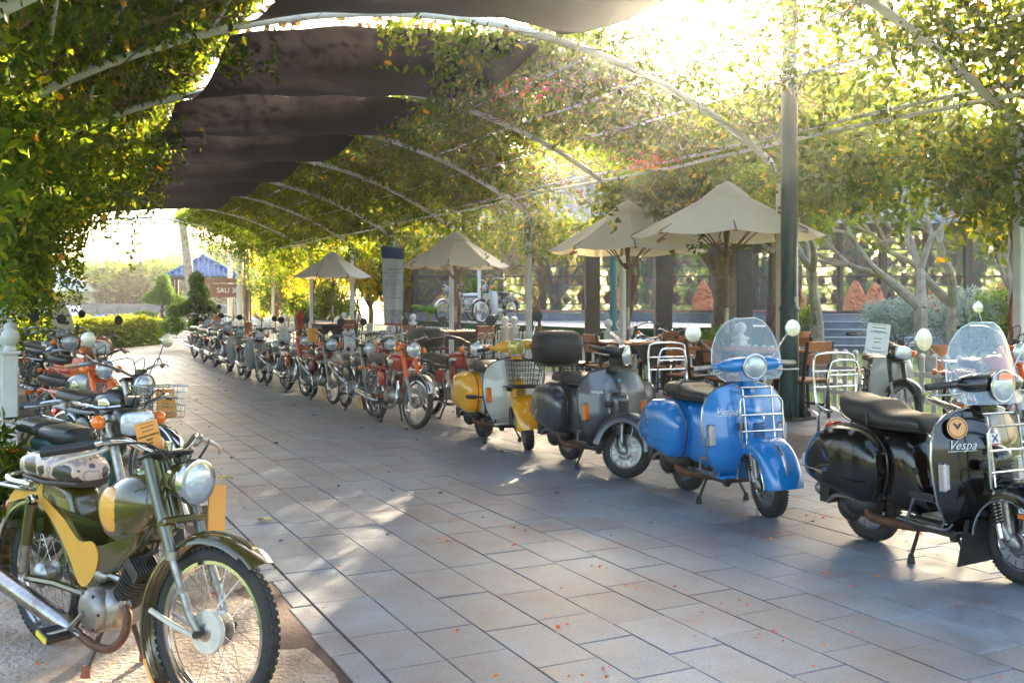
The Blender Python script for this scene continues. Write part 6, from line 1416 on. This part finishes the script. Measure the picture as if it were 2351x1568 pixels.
# rear suspension
for sg in(-1,1):
    s=p('shock_absorber',B().tube([(-.50,sg*.115,.625),(-.545,sg*.115,.45)],.026,12),OL); p('damper_body',B().tube([(-.545,sg*.115,.455),(-.575,sg*.115,.33)],.018,10),STEEL,parent=s)
    p('shock_bolt',B().lathe([(0,-.02),(.016,-.02),(.016,.02),(0,.02)],(-.495,sg*.118,.64),'y',8).ell((-.495,sg*.118,.64),(.022,.015,.022),10,8),CHROME,parent=s)
    p('swing_arm',B().tube([(-.14,sg*.075,.30),(-.35,sg*.09,.31),(-.60,sg*.09,r)],.016,8),OL)
# engine
E=p('crankcase',B().ell((-.03,-.02,.265),(.12,.10,.085),22,12,e=2.7),STEEL)
p('clutch_cover',B().lathe([(0,-.035),(.045,-.033),(.078,-.015),(.088,.01),(.088,.03)],(-.03,-.11,.265),'y',24),mat('worn_case_metal',(.34,.31,.28),.42,.8,noise=(14,.8,(.18,.15,.13))),parent=E)
for k in range(6): a=k*1.047; p('case_screw',B().lathe([(0,-.004),(.006,-.004),(.006,.004)],(-.03+.074*math.cos(a),-.127,.265+.074*math.sin(a)),'y',6),DARKM,parent=E)
b=B(); a=Vector((.05,-.01,.31)); d=Vector((.62,0,.78)).normalized(); M=d.to_track_quat('Z','Y').to_matrix()
for k in range(9): b.lathe([(0,0),(.060,0),(.060,.006),(0,.007)],a+d*(.017*k),n=20,M=M)
p('finned_cylinder',b,DARKM,parent=E); b=B()
for k in range(9): b.box(a+d*.17+Vector((0,-.048+.012*k,0)),(.10,.005,.05),rot=Matrix.Rotation(.7,3,'Y'),bev=.002)
p('cylinder_head',b,DARKM,parent=E,smooth=False); p('spark_plug',B().tube([a+d*.18,a+d*.235],.011,8),PLAST,parent=E); p('plug_lead',B().tube(bez([a+d*.23,a+d*.25+Vector((.06,0,.02)),(.16,-.02,.48)],5),.007,6),RUB,parent=E)
p('carburettor',B().ell((-.06,-.05,.385),(.045,.03,.03),12,8).tube([(-.02,-.04,.39),(.06,-.03,.38)],.016,8).tube([(-.06,-.05,.38),(-.06,-.05,.44)],.014,8),STEEL)
p('engine_bracket',B().plate([(.10,.50),(.16,.46),(.10,.34),(.06,.42),(.02,.42)],-.045,-.035),OL,smooth=False)
X=p('exhaust_pipe',B().tube(bez([(.10,-.05,.30),(.155,-.07,.27),(.16,-.09,.20),(.10,-.11,.145),(0,-.12,.14),(-.10,-.125,.165)],6),.0165,12),RUST); p('collar',B().lathe([(.022,0),(.022,.03)],(.105,-.05,.29),n=12),CHROME,parent=X)
p('silencer',B().tube([(-.08,-.125,.158),(-.14,-.13,.175),(-.20,-.135,.19),(-.80,-.155,.30),(-.86,-.155,.312)],[.017,.020,.036,.038,.022],16),mat('worn_chrome_pipe',(.45,.43,.41),.25,1,noise=(12,.8,(.22,.12,.08))),parent=X)
p('crank_arm',B().tube([(-.03,-.145,.265),(-.12,-.155,.19)],.010,8),STEEL); pd=p('pedal',B().box((-.16,-.19,.17),(.085,.11,.03),rot=(0,.3,0),bev=.006),PLAST)
p('pedal_reflector',B().box((-.158,-.247,.172),(.075,.006,.020),rot=(0,.3,0)),mat('yellow_reflector',(.85,.65,.05),.3),parent=pd)
p('pedal_axle',B().tube([(-.12,-.15,.19),(-.155,-.24,.175)],.007,6),STEEL)
p('chain_guard',B().plate([(-.10,.33),(-.62,.345),(-.66,.30),(-.60,.25),(-.10,.235)],.075,.085),OL,smooth=False)
p('battery_box',B().box((-.18,0,.31),(.07,.10,.10),bev=.01),PLAST,smooth=False)
for sg in(-1,1): 
    q=p('stand_leg',B().tube([(-.04,sg*.06,.19),(-.055,sg*.12,.03)],.011,8),BLACK); p('stand_foot',B().tube([(-.055,sg*.12,.05),(-.055,sg*.125,.006)],[.013,.02],8),mat('rusty_foot',(.25,.08,.04),.8),parent=q)
p('tail_lamp',B().ell((-.90,0,.55),(.04,.04,.035),12,8),REDL)
card(V,(.27,-.055,.945),.115,.13,(-.12,1,.18),(-.2,-.17,1),TAGO,[('MOTORISED BIKE/PIAGGIO',.0088,.10),('SOLEX',.009,-.03),('1975',.009,-.13)],True,False)
b=B().box((.42,.155,.64),(.006,.085,.26),rot=(-.06,-.10,0)); p('hanging_orange_board',b,TAGO,True,smooth=False)
# ---------------------------------------------------------------- low plants at the left fence
bush('dark leafy plant at the foot of the left fence beside the olive moped',(-.28,6.4,0),.45,.85,1700,.10,VINE,41,'leafy_plant')
# ---------------------------------------------------------------- air
HZ=bpy.data.materials.new('haze_air'); HZ.use_nodes=True; N=HZ.node_tree.nodes; K=HZ.node_tree.links; N.remove(N['Principled BSDF'])
v_=N.new('ShaderNodeVolumePrincipled'); v_.inputs['Density'].default_value=.0010; v_.inputs['Color'].default_value=(.94,.97,1.0,1); v_.inputs['Anisotropy'].default_value=.84
K.new(v_.outputs[0],N['Material Output'].inputs['Volume'])
hz=B().box((20,55,5.0),(160,150,13.0)).build('haze',HZ,smooth=False); hz['kind']='stuff'
